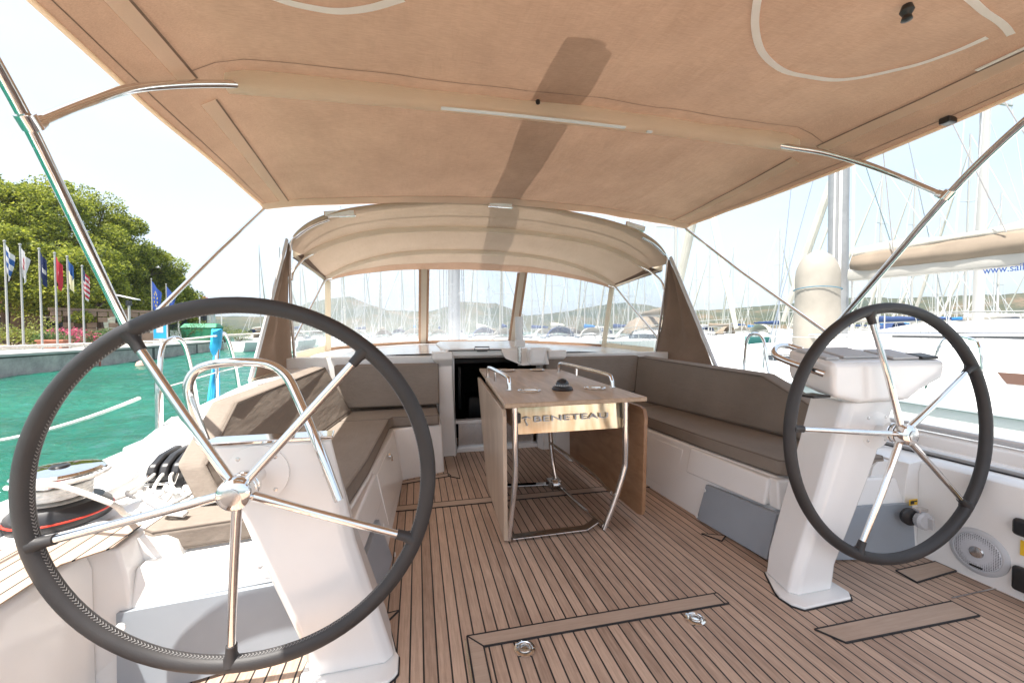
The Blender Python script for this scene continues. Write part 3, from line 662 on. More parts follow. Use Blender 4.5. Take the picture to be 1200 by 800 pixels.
        # webbed root where the leather swells into the rim
    hl = MB().lathe([(.0, -.10), (.022, -.10), (.022, -.02), (.040, -.015), (.040, .0), (.036, .003), (.040, .008), (.040, .018), (.036, .021), (.041, .026), (.043, .044), (.040, .058), (.030, .0665), (.014, .069), (0, .0692)], hub, nf, 40).build('hub', 'chrome', wh)
    MB().lathe([(.0375, .0025), (.0392, .005), (.0375, .0075)], hub, nf, 40).lathe([(.0375, .0195), (.0392, .0225), (.0375, .0255)], hub, nf, 40).build('hub_seal', 'rubber', wh)
    MB().lathe([(.0, .0685), (.022, .0688), (.022, .071), (.020, .0718), (0, .072)], hub, nf, 36).build('hub_cap', 'brushed', wh)
def text_fit(name, s, w, h, mat, parent, o, xd, yd, depth=.001):
    cu = bpy.data.curves.new(name, 'FONT'); cu.body = s; cu.size = 1; cu.extrude = 0
    t = bpy.data.objects.new('tmp', cu); COL.objects.link(t)
    dg = bpy.context.evaluated_depsgraph_get(); dg.update()
    me = bpy.data.meshes.new_from_object(t.evaluated_get(dg)); bpy.data.objects.remove(t)
    xs = [v.co.x for v in me.vertices]; ys = [v.co.y for v in me.vertices]
    me.transform(Matrix.Translation((-min(xs), -min(ys), 0)))
    me.transform(Matrix.Diagonal((w / (max(xs) - min(xs)), h / (max(ys) - min(ys)), 1, 1)))
    bm = bmesh.new(); bm.from_mesh(me)
    ret = bmesh.ops.extrude_face_region(bm, geom=bm.faces[:]); bmesh.ops.translate(bm, verts=[e for e in ret['geom'] if isinstance(e, bmesh.types.BMVert)], vec=(0, 0, depth)); bm.to_mesh(me); bm.free()
    me.transform(frame4(o, xd, yd)); o0 = origin_of(parent) if parent is not None else Vector((0, 0, 0)); me.transform(Matrix.Translation(-o0))
    me.materials.clear(); me.materials.append(M[mat]); ob = bpy.data.objects.new(name, me); COL.objects.link(ob); ob.parent = parent; return ob
# ================================================================= cockpit table
tb = thing('folding_table', 'teak cockpit table on chrome tube legs with both leaves folded down', 'table', (.05, 2.4, 0))
def tz(y): return .745 + .042 * (y - 1.89)
tp = [(-.31, 1.885), (.475, 1.895), (.385, 3.02), (-.236, 3.18)]
MB().prism([(x, y, tz(y) - .024) for x, y in tp], [(x, y, tz(y)) for x, y in tp]).build('tabletop', 'tabletop', tb, bevel=.006)
top = kids(tb)[0]
for px, py in ((620, 458), (697, 455), (629, 433.5), (595, 434)):
    z = .75
    for _ in range(4): p = az(px, py, z); z = tz(p.y)
    r = .062 if py > 440 else .052
    MB().tube([p + Vector((r * math.cos(i * PI / 18), r * .8 * math.sin(i * PI / 18), .003)) for i in range(36)], .0055, 10, closed=True).lathe([(0, 0), (r * .85, 0), (r * .85, .0012), (0, .0012)], p, (0, 0, 1), 30).build('cup_holder', 'chrome', top)
z = tz(2.1); p = az(659, 457, z)
cpt = thing('compass', 'small black dome compass standing on the teak tabletop', 'compass', tuple(p))
MB().lathe([(0, 0), (.060, 0), (.062, .008), (.056, .020), (.046, .024), (0, .024)], p, (0, 0, 1), 36).build('compass_base', 'black', cpt)
MB().lathe([(.040, .023), (.039, .040), (.031, .056), (.017, .066), (0, .070)], p, (0, 0, 1), 32).build('compass_dome', 'glassdark', cpt)
mk = MB()
for i in range(24):
    a = i * PI / 12; c = p + Vector((.0405 * math.cos(a), .0405 * math.sin(a), .031))
    t = Vector((-math.sin(a), math.cos(a), 0)) * .0018; u = Vector((0, 0, .007 if i % 2 else .010))
    mk.slab([c - t - u * .5, c + t - u * .5, c + t + u * .5, c - t + u * .5], Vector((math.cos(a), math.sin(a), 0)) * .001)
mk.build('compass_card', 'white_plastic', cpt)
def trail(pxs, feet):
    P = []
    for (px, py), yy in pxs: P.append(ay(px, py, yy))
    MB().tube(P, .0125, 14, smooth=5).build('table_rail', 'chrome', tb)
ln = az(597, 459, .750); lf = az(571.5, 435, .785); rn = az(718, 455, .752); rf = az(645, 433, .785)
def rail(near, far, name='table_rail'):
    near, far = Vector(near), Vector(far); d = far - near
    P = [near, near + Vector((0, 0, .05)) + d * .02, near + Vector((0, 0, .070)) + d * .09, near + d * .5 + Vector((0, 0, .073)), near + d * .92 + Vector((0, 0, .070)), far - d * .01 + Vector((0, 0, .05)), far]
    m_ = near + d * .62
    o = MB().tube(P, .0125, 14, smooth=6).tube([m_, m_ + Vector((0, 0, .07))], .009, 10).lathe([(.018, 0), (.018, .004), (0, .004)], near, (0, 0, 1), 20).lathe([(.018, 0), (.018, .004), (0, .004)], far, (0, 0, 1), 20)
    return o.build(name, 'chrome', top)
ln.z = tz(ln.y); rn.z = tz(rn.y)
rail(ln, Vector((-.245, 2.72, tz(2.72)))); rail(rn, Vector((.325, 2.86, tz(2.86))))
# leaves
Ll = [(-.272, 1.985, .015), (-.278, 1.985, .66), (-.276, 2.01, .695), (-.238, 3.12, .735), (-.232, 3.14, .70), (-.228, 2.78, .05), (-.23, 2.74, .02)]
MB().slab(Ll, (-.022, .0, 0)).build('table_leaf', 'leafL', tb, bevel=.003, label='pale table leaf hanging on the left side, sunlight painted into its wood')
Rl = [(.495, 1.975, .10), (.496, 1.99, .062), (.498, 2.03, .05), (.47, 3.0, .07), (.47, 3.02, .68), (.50, 2.02, .672), (.503, 1.985, .66), (.505, 1.972, .62)]
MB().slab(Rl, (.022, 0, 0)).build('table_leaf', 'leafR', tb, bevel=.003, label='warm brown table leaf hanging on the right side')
# tray of slats under the top with polished front panel
bx = MB(); bx.box(-.225, .375, 2.05, 2.95, .575, .59).box(-.225, -.21, 2.05, 2.95, .59, .715).box(.36, .375, 2.05, 2.95, .59, .715).box(-.225, .375, 2.93, 2.95, .59, .735)
bx.build('table_tray', 'leafL', tb, bevel=.002)
pa, pb, pc, pd_ = ay(606, 509, 2.03), ay(729, 501, 2.03), ay(729, 471, 2.04), ay(606, 475, 2.04)
pn = MB().slab([pa, pb, pc, pd_], (0, .012, 0)).build('front_panel', 'panel', tb, label='polished panel under the tabletop with raised lettering')
o = ay(625.5, 494, 2.0295); e = ay(712, 489, 2.0295)
text_fit('lettering', 'BENETEAU', (e - o).length, .030, 'speakergrey', pn, o + Vector((0, -.004, 0)), e - o, (0, 0, 1), .004)
lg = MB(); c = ay(617, 491, 2.024)
lg.tube([c + Vector((-.022, 0, .004)), c + Vector((0, 0, .012)), c + Vector((.022, 0, .004))], .003, 6).tube([c + Vector((0, 0, .014)), c + Vector((-.006, 0, -.01)), c + Vector((.006, 0, -.03)), c + Vector((0, 0, -.036))], .003, 6)
lg.build('logo', 'speakergrey', pn)
MB().box(pa.x - .02, pa.x + .012, 1.995, 2.04, .62, .67).build('hinge_block', 'black', tb, bevel=.003); MB().box(pb.x - .012, pb.x + .02, 1.995, 2.04, .61, .70).build('hinge_block', 'black', tb, bevel=.003)
# legs
def leg(P, r=.0165, nm='leg'): return MB().tube(P, r, 16, smooth=4).build(nm, 'chrome', tb)
leg([ay(603, 470, 2.0), ay(604, 530, 2.0), ay(604, 555, 2.0), ay(601, 590, 2.0), ay(596, 632, 2.0)])
leg([ay(733, 466, 2.0), ay(733, 535, 2.0), ay(731, 552, 2.0), ay(721, 585, 2.0), ay(708, 620, 2.0)])
leg([(.19, 2.70, .60), (.20, 2.70, .40), (.215, 2.70, .20), (.235, 2.67, .02)])
leg([(-.19, 2.80, .60), (-.20, 2.80, .40), (-.21, 2.80, .20), (-.21, 2.78, .02)])
f1, f2 = ay(596, 632, 2.0), ay(708, 620, 2.0)
MB().tube([Vector((f2.x, 2.0, .020)), (.245, 2.35, .022), (.235, 2.67, .022)], .013, 12).build('floor_rail', 'chrome', tb)
MB().tube([Vector((f1.x, 2.0, .020)), (-.235, 2.4, .022), (-.21, 2.78, .022)], .013, 12).build('floor_rail', 'chrome', tb)
MB().tube([(.20, 2.70, .30), (.26, 2.45, .265), (.31, 2.2, .235), ay(716, 577, 2.01)], .010, 12, smooth=3).build('leaf_support', 'chrome', tb)
bar = MB().slab([(f1.x + .02, 1.985, .012), (.17, 1.985, .012), (.17, 2.04, .012), (f1.x + .02, 2.04, .012)], (0, 0, .008)).slab([(.17, 1.985, .012), (.235, 1.985, .045), (.235, 2.04, .045), (.17, 2.04, .012)], (0, 0, .008))
bar.build('foot_bar', 'chrome', tb, bevel=.002)
MB().slab([(-.20, 2.69, .012), (.17, 2.64, .012), (.17, 2.69, .012), (-.20, 2.74, .012)], (0, 0, .008)).build('foot_bar', 'chrome', tb, bevel=.002)
MB().box(.165, .255, 2.61, 2.69, .002, .05).lathe([(0, -.02), (.034, -.02), (.034, .02), (0, .02)], (.20, 2.60, .034), (1, 0, 0), 20).build('foot_hinge', 'brushed', tb, bevel=.004)
# instrument pole standing by the companionway, carries no lamp
a = ay(609, 428, 3.34); b_ = ay(608, 371, 3.34)
ps = thing('instrument_pole', 'slim grey post standing between table and cabin entrance', 'post', tuple(a))
MB().tube([a, a + (b_ - a) * .45], .018, 14).build('post_tube', 'brushed', ps)
MB().tube([a + (b_ - a) * .5, b_], .034, 18).build('post_sleeve', 'alu', ps, bevel=.006)
MB().box(a.x - .04, a.x + .04, 3.30, 3.36, a.z + (b_ - a).z * .38, a.z + (b_ - a).z * .52).build('post_clamp', 'white_plastic', ps, bevel=.006)

# ================================================================= winch, clutch, ropes
W0 = az(72, 607, .4665)
wn = thing('winch', 'chrome and black self-tailing winch wound with white rope on the port teak deck', 'winch', tuple(W0))
MB().lathe([(0, 0), (.125, 0), (.128, .008), (.124, .040), (.105, .062), (.075, .068), (0, .068)], W0, seg=48).build('winch_base', 'black', wn)
MB().lathe([(.1265, .020), (.130, .021), (.130, .025), (.1262, .026)], W0, seg=48).build('winch_stripe', 'red', wn)
MB().lathe([(.080, .066), (.062, .078), (.058, .10), (.063, .122), (.088, .130), (0, .130)], W0, seg=40).build('winch_drum', 'chrome', wn)
MB().lathe([(.05, .128), (.104, .131), (.108, .136), (.100, .142), (.070, .144), (.070, .152), (.108, .156), (.112, .162), (.104, .170), (.060, .176), (0, .178)], W0, seg=48).build('winch_jaw', 'chrome', wn)
MB().lathe([(.0, .178), (.026, .178), (.022, .183), (0, .184)], W0, seg=24).build('winch_cap', 'black', wn)
rp = MB(); P = []
for i in range(60):
    a = i * .38; P.append(W0 + Vector((math.cos(a) * (.072 + .0 * i), math.sin(a) * .072, .078 + i * .00072)))
rp.tube(P, .0075, 8)
r2 = [W0 + Vector((.118 * math.cos(a), .118 * math.sin(a), .148)) for a in [(-2.2 + i * .3) for i in range(17)]]
rp.tube(r2 + [W0 + Vector((-.06, -.14, .155)), W0 + Vector((.06, -.155, .145)), W0 + Vector((.20, -.13, .06)), W0 + Vector((.30, -.08, .012)), W0 + Vector((.36, -.02, .010))][:0], .0075, 8)
o = rp.build('rope_coil', 'rope', wn)
rt = MB().tube([ay(40, 566, 1.50), ay(70, 569, 1.45), ay(105, 580, 1.43), ay(135, 592, 1.43), az(148, 603, .475), az(165, 600, .475)], .0078, 8, smooth=5).build('rope_tail', 'rope', None)
lone(rt, az(160, 603, .468)); tag(rt, 'white rope tail leading from the winch across the teak side deck', 'rope')
for s in (-1, 1):
    J = Vector((s * 1.715, 1.95, .475))
    jm = thing('rope_clutch', 'black and grey triple rope clutch beside the sunlit left backrest' if s < 0 else 'black rope clutch partly hidden behind the right wheel hub', 'rope clutch', tuple(J), 0, 'rope clutches on the coamings')
    for i in range(3):
        x0 = J.x - .062 + i * .042
        MB().rings([[(x, y, z) for y, z in ((1.87, .50), (1.855, .53), (1.875, .566), (1.94, .592), (2.06, .600), (2.06, .50))] for x in (x0, x0 + .036)]).build('clutch_lever', 'black', jm, bevel=.012)
    MB().box(J.x - .066, J.x + .062, 1.88, 2.08, .468, .515).build('clutch_base', 'black', jm, bevel=.008)
    MB().tube([(J.x - .05, 1.86, .53), (J.x - .05, 1.84, .50), (J.x + .05, 1.84, .50), (J.x + .05, 1.86, .53)], .005, 8).build('clutch_bail', 'chrome', jm)
J = Vector((-1.66, 1.72, .475))
rb = MB()
for k, (x0, dx, lo) in enumerate(((-1.77, -.03, .0), (-1.735, .02, .012), (-1.70, .05, .006))):
    rb.tube([(x0 + .02, 1.88, .535), (x0 + .02, 1.84, .525), (x0 + dx, 1.80, .492), (x0 + dx + .05, 1.76, .482 + lo), (x0 + dx + .03, 1.82, .484 + lo), (x0 + dx + .09, 1.74, .482 + lo), (-1.58, 1.62 - k * .012, .480 + lo), (-1.50, 1.585 - k * .01, .474)], .0062, 8, smooth=6)
rb = rb.build('sheet_rope', 'rope', None)
lone(rb, (-1.62, 1.56, .47)); tag(rb, 'loops of white rope hanging out of the left rope clutch', 'rope')
# mooring line running from the left frame out to the quay
m0 = ax(177, 463, -2.04)
ml = MB(); a, b_ = Vector((-2.04, 2.30, m0.z)), az(0, 508, .25)
b_ = a + (ray(0, 508) * 0)
d_ = ray(-60, 524); far = CO + d_ * (-1.15 / d_.z * .52)
ml.tube([a.lerp(far, t) + Vector((0, 0, -.16 * t * (1 - t))) for t in [i / 12 for i in range(13)]], .0085, 8)
o = ml.build('mooring_line', 'rope', None); lone(o, a); tag(o, 'white mooring line stretched over the green water on the left', 'rope')

# ================================================================= bimini
bi = thing('bimini_top', 'large tan canvas bimini stretched over stainless tubes above both wheels', 'sun canopy', (0, 1.5, 2.0))
def interp(t, tab):
    if t <= tab[0][0]: return tab[0][1]
    for (a, va), (b2, vb) in zip(tab, tab[1:]):
        if t <= b2: k = (t - a) / (b2 - a); return va + (vb - va) * k
    return tab[-1][1]
def bw(y): return interp(y, [(-.5, 1.72), (1.0, 1.75), (1.8, 1.765), (2.6, 1.795), (3.47, 1.862)])
def bz(x, y, wr=True):
    zc = interp(y, [(-.5, 2.10), (.6, 2.19), (1.2, 2.235), (2.0, 2.262), (2.7, 2.262), (3.47, 2.235)])
    ze = interp(y, [(-.5, 1.99), (.9, 2.085), (1.4, 2.05), (1.9, 2.035), (2.6, 2.055), (3.47, 2.095)])
    u = min(1.05, abs(x) / bw(y)); k = max(0, min(1, (y - 2.0) / 1.47))
    g1 = .18 * u * u + .82 * (max(0, (u - .80) / .20)) ** 1.5
    g2 = .78 * u ** 1.4 + .22 * u ** 6
    z = zc - (zc - ze) * (g1 * (1 - k) + g2 * k) + .016 * x
    sag = math.sin(PI * max(0, min(1, (y - 2.0) / 1.47))) ** 2 if y > 2 else math.sin(PI * max(0, min(1, (y - .0) / 2.0))) ** 2
    z -= .030 * sag * (1 - u * u)
    if wr:
        z += .016 * noise.noise(Vector((x * 1.6, y * .8, 3))) * (1 - u ** 4) + .009 * noise.noise(Vector((x * 5 + y * 2.5, y * 1.2 - x, 9))) * (1 if x > .2 else .5)
        # tension folds fanning from the starboard corner
        if x > .1: z += .013 * math.sin((x * .8 + y * 1.9) * 13 + 2 * noise.noise(Vector((x * 2, y * 2, 0)))) * max(0, min(1, (1.3 - y) * 1.5)) * max(0, 1 - u) 
    return z
MB().grid(lambda u, v: ((u * 2 - 1) * bw(-.42 + v * 3.89), -.42 + v * 3.89, bz((u * 2 - 1) * bw(-.42 + v * 3.89), -.42 + v * 3.89)), 110, 110).build('canopy', 'bimini', bi, sharp=180)
def under(px, py, off=-.004):
    z = 2.2
    for _ in range(30):
        p = az(px, py, z); z = .5 * z + .5 * bz(p.x, p.y)
    return Vector((p.x, p.y, bz(p.x, p.y) + off))
def ribbon(P, w, off, mb, lift=None):
    """flat tape lying under the canopy along xy points"""
    P = [Vector((p[0], p[1], 0)) for p in P]; n = len(P); L, R2 = [], []
    for i, p in enumerate(P):
        d = (P[min(i + 1, n - 1)] - P[max(i - 1, 0)]).normalized(); nr = Vector((-d.y, d.x, 0))
        a = p + nr * w / 2; b2 = p - nr * w / 2
        L.append(Vector((a.x, a.y, bz(a.x, a.y) + off))); R2.append(Vector((b2.x, b2.y, bz(b2.x, b2.y) + off)))
    k = len(mb.v)
    for a, b2 in zip(L, R2): mb.v += [tuple(a), tuple(b2)]
    for i in range(n - 1):
        a = k + i * 2; mb.f.append((a, a + 1, a + 3, a + 2))
    return mb
def catm(P, k=8):
    P = [Vector((p[0], p[1], 0)) for p in P]; q = []
    for i in range(len(P) - 1):
        p0 = P[i - 1] if i else P[0] * 2 - P[1]; p1, p2 = P[i], P[i + 1]; p3 = P[i + 2] if i + 2 < len(P) else P[-1] * 2 - P[-2]
        for j in range(k):
            t = j / k; q.append(.5 * ((2 * p1) + (p2 - p0) * t + (2 * p0 - 5 * p1 + 4 * p2 - p3) * t * t + (3 * p1 - p0 - 3 * p2 + p3) * t ** 3))
    return q + [P[-1]]
# middle bow sleeve: a flat pocket hanging just under the canopy
def sl_pt(x, y): return bz(x, y)
rr = []
for i in range(41):
    x = -1.50 + 3.0 * i / 40; yc = 1.985 - .015 * (abs(x) / 1.5) ** 2
    z = 2.215 - .030 * (abs(x) / 1.5) ** 2 + .016 * x
    rr.append([(x, yc - .035, bz(x, yc - .035) - .002), (x, yc - .040, z - .010), (x, yc - .018, z - .034), (x, yc + .012, z - .034), (x, yc + .045, z - .006), (x, yc + .060, bz(x, yc + .060) - .002)])
MB().rings(rr, False, False).build('bow_sleeve', 'bimini2', bi, sharp=60)
rr = []
# seams, pockets
for s in (-1, 1):
    S1 = MB(); ribbon([(s * (bw(y) - .155), y) for y in [-.4 + i * .1 for i in range(24)]], .05, -.007, S1); S1.build('side_pocket', 'bimini2', bi, sharp=60); S1 = MB()
    ribbon([(s * (bw(y) - .16), y) for y in [2.06 + i * .1 for i in range(14)]], .055, -.007, S1); S1.build('side_pocket', 'bimini2', bi, sharp=60)
S2 = MB()
for s in (-1, 1):
    ribbon([(s * (bw(y) - .187), y) for y in [-.4 + i * .1 for i in range(24)]], .007, -.011, S2); ribbon([(s * (bw(y) - .192), y) for y in [2.06 + i * .1 for i in range(14)]], .007, -.011, S2)
    ribbon([(s * (bw(y) - .035), y) for y in [-.4 + i * .1 for i in range(39)]], .003, -.003, S2)
for yy in (1.86, 3.36): ribbon([(x, yy) for x in [-1.6 + i * .1 for i in range(33)]], .0035, -.003, S2)
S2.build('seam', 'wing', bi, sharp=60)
for s in (-1, 1): MB().tube([(s * bw(y), y, bz(s * bw(y), y) - .002) for y in [-.42 + i * .1 for i in range(39)] + [3.47]], .009, 8).build('edge_piping', 'bimini2', bi)
# forward edge flap and light trim
FE = MB(); rr = []
for i in range(49):
    x = -1.862 + 3.724 * i / 48; z = bz(x, 3.47)
    rr.append([(x, 3.36, bz(x, 3.36) - .004), (x, 3.42, z - .024), (x, 3.48, z - .020), (x, 3.50, z + .004)])
FE.rings(rr, False, False).build('front_sleeve', 'bimini2', bi, sharp=60)
# white zip tape loops and the light strip
TP = MB()
c1 = [under(*p) for p in ((889, -12), (885, 30), (895, 62), (920, 82), (985, 92), (1060, 78), (1110, 62), (1157, 42))]
ribbon(catm(c1), .026, -.007, TP); TP.build('zip_tape', 'tape', bi, sharp=60); TP = MB()
c2 = [under(*p) for p in ((318, -6), (350, 4), (392, 11), (430, 8), (472, -4))]
ribbon(catm(c2), .030, -.007, TP); TP.build('zip_tape', 'tape', bi, sharp=60); TP = MB()
c3 = [under(*p) for p in ((1110, -22), (1145, 4), (1185, 39))]
ribbon(catm(c3), .022, -.007, TP)
TP.build('zip_tape', 'tape', bi, sharp=60)
PT = MB()
for pts in (((262, 60), (296, 58), (330, 62), (356, 92)),): pass
LS = MB(); rr = []
for i in range(25):
    x = -.60 + .97 * i / 24; y = 1.955 - .0 * x; z = 2.215 - .030 * (abs(x) / 1.5) ** 2 + .016 * x - .032
    rr.append([(x, y - .010, z - .002), (x, y + .010, z - .004), (x, y + .010, z - .0085), (x, y - .010, z - .0065)])
LS.rings(rr); LS.box(.50, .53, 1.95, 1.966, 2.174, 2.181); LS.build('light_strip', 'white_plastic', bi)
c = Vector((-.13, 1.915, bz(-.13, 1.93) - .02)); MB().lathe([(0, 0), (.012, 0), (.010, .012), (0, .014)], c, (0, -.3, -1), 14).build('snap_hook', 'black', bi)
c = under(1063, 5); MB().lathe([(0, -.005), (.014, 0), (.020, .02), (.012, .035), (.016, .05), (0, .055)], c, (0, 0, -1), 16).build('strap_buckle', 'black', bi)
c = under(1111, 137); MB().box(c.x - .03, c.x + .03, c.y - .02, c.y + .02, c.z - .03, c.z).build('lamp_clip', 'black', bi, bevel=.006)
c = under(1185, 62); MB().box(c.x - .012, c.x + .05, c.y - .10, c.y + .10, c.z - .006, c.z).build('zip_patch', 'tape', bi, bevel=.003)
# tubes
for s in (-1, 1):
    if s < 0: TP_ = [ay(38, 145, 1.43), ay(98, 121, 1.61), ay(150, 105, 1.74), ay(205, 99.5, 1.84), ay(262, 98.5, 1.925), ay(300, 101, 1.985)]
    else: TP_ = [ay(1107, 229, 1.41), ay(1056, 207.5, 1.58), ay(1010, 191, 1.72), ay(967, 179, 1.84), ay(930, 173, 1.93), ay(895, 167, 1.985)]
    MB().tube(TP_, .0155, 16, smooth=5).build('middle_bow', 'chrome', bi)
    j0 = TP_[0]; jd = TP_[1] - TP_[0]
    MB().lathe([(0, -.012), (.021, -.012), (.023, .006), (.021, .03), (.0, .034)], j0, jd, 16).lathe([(0, -.02), (.025, -.02), (.025, .02), (0, .02)], j0 + Vector((s * .0, -.012, 0)), (0, -.64, .68), 16).build('tube_joint', 'chrome', bi)
    A = Vector((s * 1.965, 2.30, .52)); B2 = Vector((s * 1.965, 2.31, .88)); P_ = Vector((s * 1.943, 2.085, 1.085)); D_ = TP_[0] + Vector((s * .004, -.012, 0))
    dd = (D_ - P_); top_ = D_ + Vector((-s * .045, -.22, .175))
    MB().tube([A, B2 - Vector((0, 0, .08)), B2 + Vector((0, -.02, .02)), P_, P_.lerp(D_, .5), D_, top_, top_ + Vector((-s * .10, -.28, .14)), top_ + Vector((-s * .34, -.45, .16))], .0165, 16, smooth=5).build('main_bow', 'chrome', bi)
    MB().tube([P_ + Vector((0, .02, .0)), Vector((s * 1.90, 2.78, 1.58)), Vector((s * 1.86, 3.44, 2.070 + .028 * s))], .0125, 14).build('front_strut', 'chrome', bi)
    MB().lathe([(0, 0), (.024, 0), (.026, .02), (.024, .045), (0, .05)], P_ - dd.normalized() * .02, dd, 16).build('frame_joint', 'chrome', bi)
    MB().lathe([(0, 0), (.035, 0), (.035, .008), (.022, .02), (0, .02)], A, (0, 0, 1), 20).build('deck_socket', 'chrome', bi)

# ================================================================= sprayhood / dodger
dg_ = thing('sprayhood', 'tan canvas sprayhood with clear windows arched over the cabin entrance', 'sprayhood', (0, 4.2, .88))
A_ = [(0, 3.47, 2.222), (.4, 3.47, 2.205), (.75, 3.47, 2.165), (1.05, 3.47, 2.12), (1.32, 3.47, 2.055), (1.52, 3.475, 1.965), (1.64, 3.485, 1.865), (1.70, 3.505, 1.765)]
B_ = [(0, 3.92, 2.115), (.4, 3.92, 2.105), (.75, 3.91, 2.075), (1.05, 3.90, 2.035), (1.28, 3.89, 1.975), (1.45, 3.87, 1.905), (1.58, 3.85, 1.835), (1.66, 3.80, 1.765)]
C_ = [(0, 4.56, 2.02), (.4, 4.56, 2.01), (.75, 4.56, 1.98), (1.03, 4.56, 1.93), (1.25, 4.55, 1.865), (1.42, 4.54, 1.80), (1.55, 4.53, 1.73), (1.635, 4.50, 1.67)]
T_ = [(0, 5.13, 1.885), (.33, 5.12, 1.88), (.63, 5.08, 1.865), (.95, 5.00, 1.835), (1.2, 4.90, 1.785), (1.42, 4.78, 1.73), (1.56, 4.68, 1.68), (1.655, 4.60, 1.63)]
def arch(h_): return [(-x, y, z) for x, y, z in h_[::-1]] + list(h_[1:])
def resample(P, n):
    P = [Vector(p) for p in P]; P = [q for q in P]
    out = []
    k = 6; Q = []
    for i in range(len(P) - 1):
        p0 = P[i - 1] if i else P[0] * 2 - P[1]; p1, p2 = P[i], P[i + 1]; p3 = P[i + 2] if i + 2 < len(P) else P[-1] * 2 - P[-2]
        for j in range(k):
            t = j / k; Q.append(.5 * ((2 * p1) + (p2 - p0) * t + (2 * p0 - 5 * p1 + 4 * p2 - p3) * t * t + (3 * p1 - p0 - 3 * p2 + p3) * t ** 3))
    Q.append(P[-1]); return Q
arA, arB, arC, arT = [resample(arch(h_), 0) for h_ in (A_, B_, C_, T_)]
def between(a, b2, n, sag):
    out = []
    for j in range(n + 1):
        t = j / n; out.append([p.lerp(q_, t) + Vector((0, 0, -sag * math.sin(PI * t) + .006 * noise.noise(p * 2.5 + Vector((0, 0, t * 2))))) for p, q_ in zip(a, b2)])
    return out
rows = between(arA, arB, 8, .012)[:-1] + between(arB, arC, 10, .014)
Rf = MB(); Rf.rings(rows, False, False); Rf.build('roof_panel', 'dodger', dg_, sharp=180)
# aft hem roll and front band
MB().tube([p + Vector((0, 0, .006)) for p in arA], .016, 10).build('aft_hem', 'dodger', dg_)
MB().rings(between(arC, [p.lerp(q_, .62) for p, q_ in zip(arC, arT)], 4, -.004), False, False).build('front_band', 'dodger', dg_, sharp=180)
FB = [p.lerp(q_, .60) for p, q_ in zip(arC, arT)]
MB().rings(between(FB, arT, 3, 0), False, False).build('window_head', 'bimini', dg_, sharp=180)
# bow sleeves
for ar in (arB, arC):
    MB().rings([[p + Vector((0, dy_, dz_)) for dy_, dz_ in ((-.05, -.004), (-.026, -.034), (0, -.041), (.026, -.034), (.05, -.006))] for p in ar], False, False).build('bow_sleeve', 'trim', dg_, sharp=80)
MB().rings([[p + Vector((0, .20, -.040)) , p + Vector((0, .215, -.043)), p + Vector((0, .215, -.047)), p + Vector((0, .20, -.044))] for p in arA[4:-4]]).build('roof_seam', 'wing', dg_)
# windscreen frame and panes
Wb = resample(arch([(0, 5.80, .915), (.33, 5.78, .913), (.64, 5.71, .908), (.95, 5.60, .900), (1.2, 5.47, .892), (1.45, 5.29, .882), (1.62, 5.13, .874), (1.735, 4.98, .868)]), 0)
n = len(Wb)
def strip(P, Q, w0=0, name='window_trim', mat='trim', th=.006):
    m_ = MB(); m_.rings([[p + Vector((0, -th, 0)), q_ + Vector((0, -th, 0)), q_, p] for p, q_ in zip(P, Q)]); return m_.build(name, mat, dg_, sharp=60)
bt = [b2 + (t - b2) * .060 for b2, t in zip(Wb, arT)]
strip(Wb, bt, name='window_foot', mat='bimini')
def cl(arr, x): return min(range(len(arr)), key=lambda i: abs(arr[i].x - x))
def vstrip(xt, xb, w, w2, mat='trim', nm='window_post'):
    t0 = arT[cl(arT, xt)]; b0 = Wb[cl(Wb, xb)]
    ux_ = Vector((1, -.0, 0)); P, Q = [], []
    for i in range(9):
        k = i / 8; c_ = t0.lerp(b0, k) + Vector((0, -.008 - .0 * math.sin(PI * k), 0)); dx = Vector((1, -abs(c_.x) * .35 * (1 if c_.x > 0 else -1), 0)).normalized() * (w / 2)
        P.append(c_ - dx); Q.append(c_ + dx)
    MB().rings([[p, q_, q_ + Vector((0, .005, 0)), p + Vector((0, .005, 0))] for p, q_ in zip(P, Q)]).build(nm, mat, dg_, sharp=60)
for x in (-.63, .63):
    vstrip(x, x * 1.015, .135, 0, 'bimini', 'window_border'); 
for x in (-.63, .63):
    t0 = arT[cl(arT, x)]; b0 = Wb[cl(Wb, x * 1.015)]
    MB().rings([[t0.lerp(b0, i / 8) + Vector(o_) for o_ in ((-.035, -.016, 0), (.035, -.016, 0), (.035, -.010, 0), (-.035, -.010, 0))] for i in range(9)]).build('window_post', 'trim', dg_)
for s in (-1, 1):
    t0 = Vector((s * 1.655, 4.60, 1.63)); b0 = Vector((s * 1.735, 4.98, .868))
    MB().rings([[t0.lerp(b0, i / 8) + Vector(o_) for o_ in ((-s * .050, -.05, 0), (-s * .012, -.085, 0), (s * .004, -.08, 0), (-s * .04, -.04, 0))] for i in range(9)]).build('corner_post', 'trim', dg_)
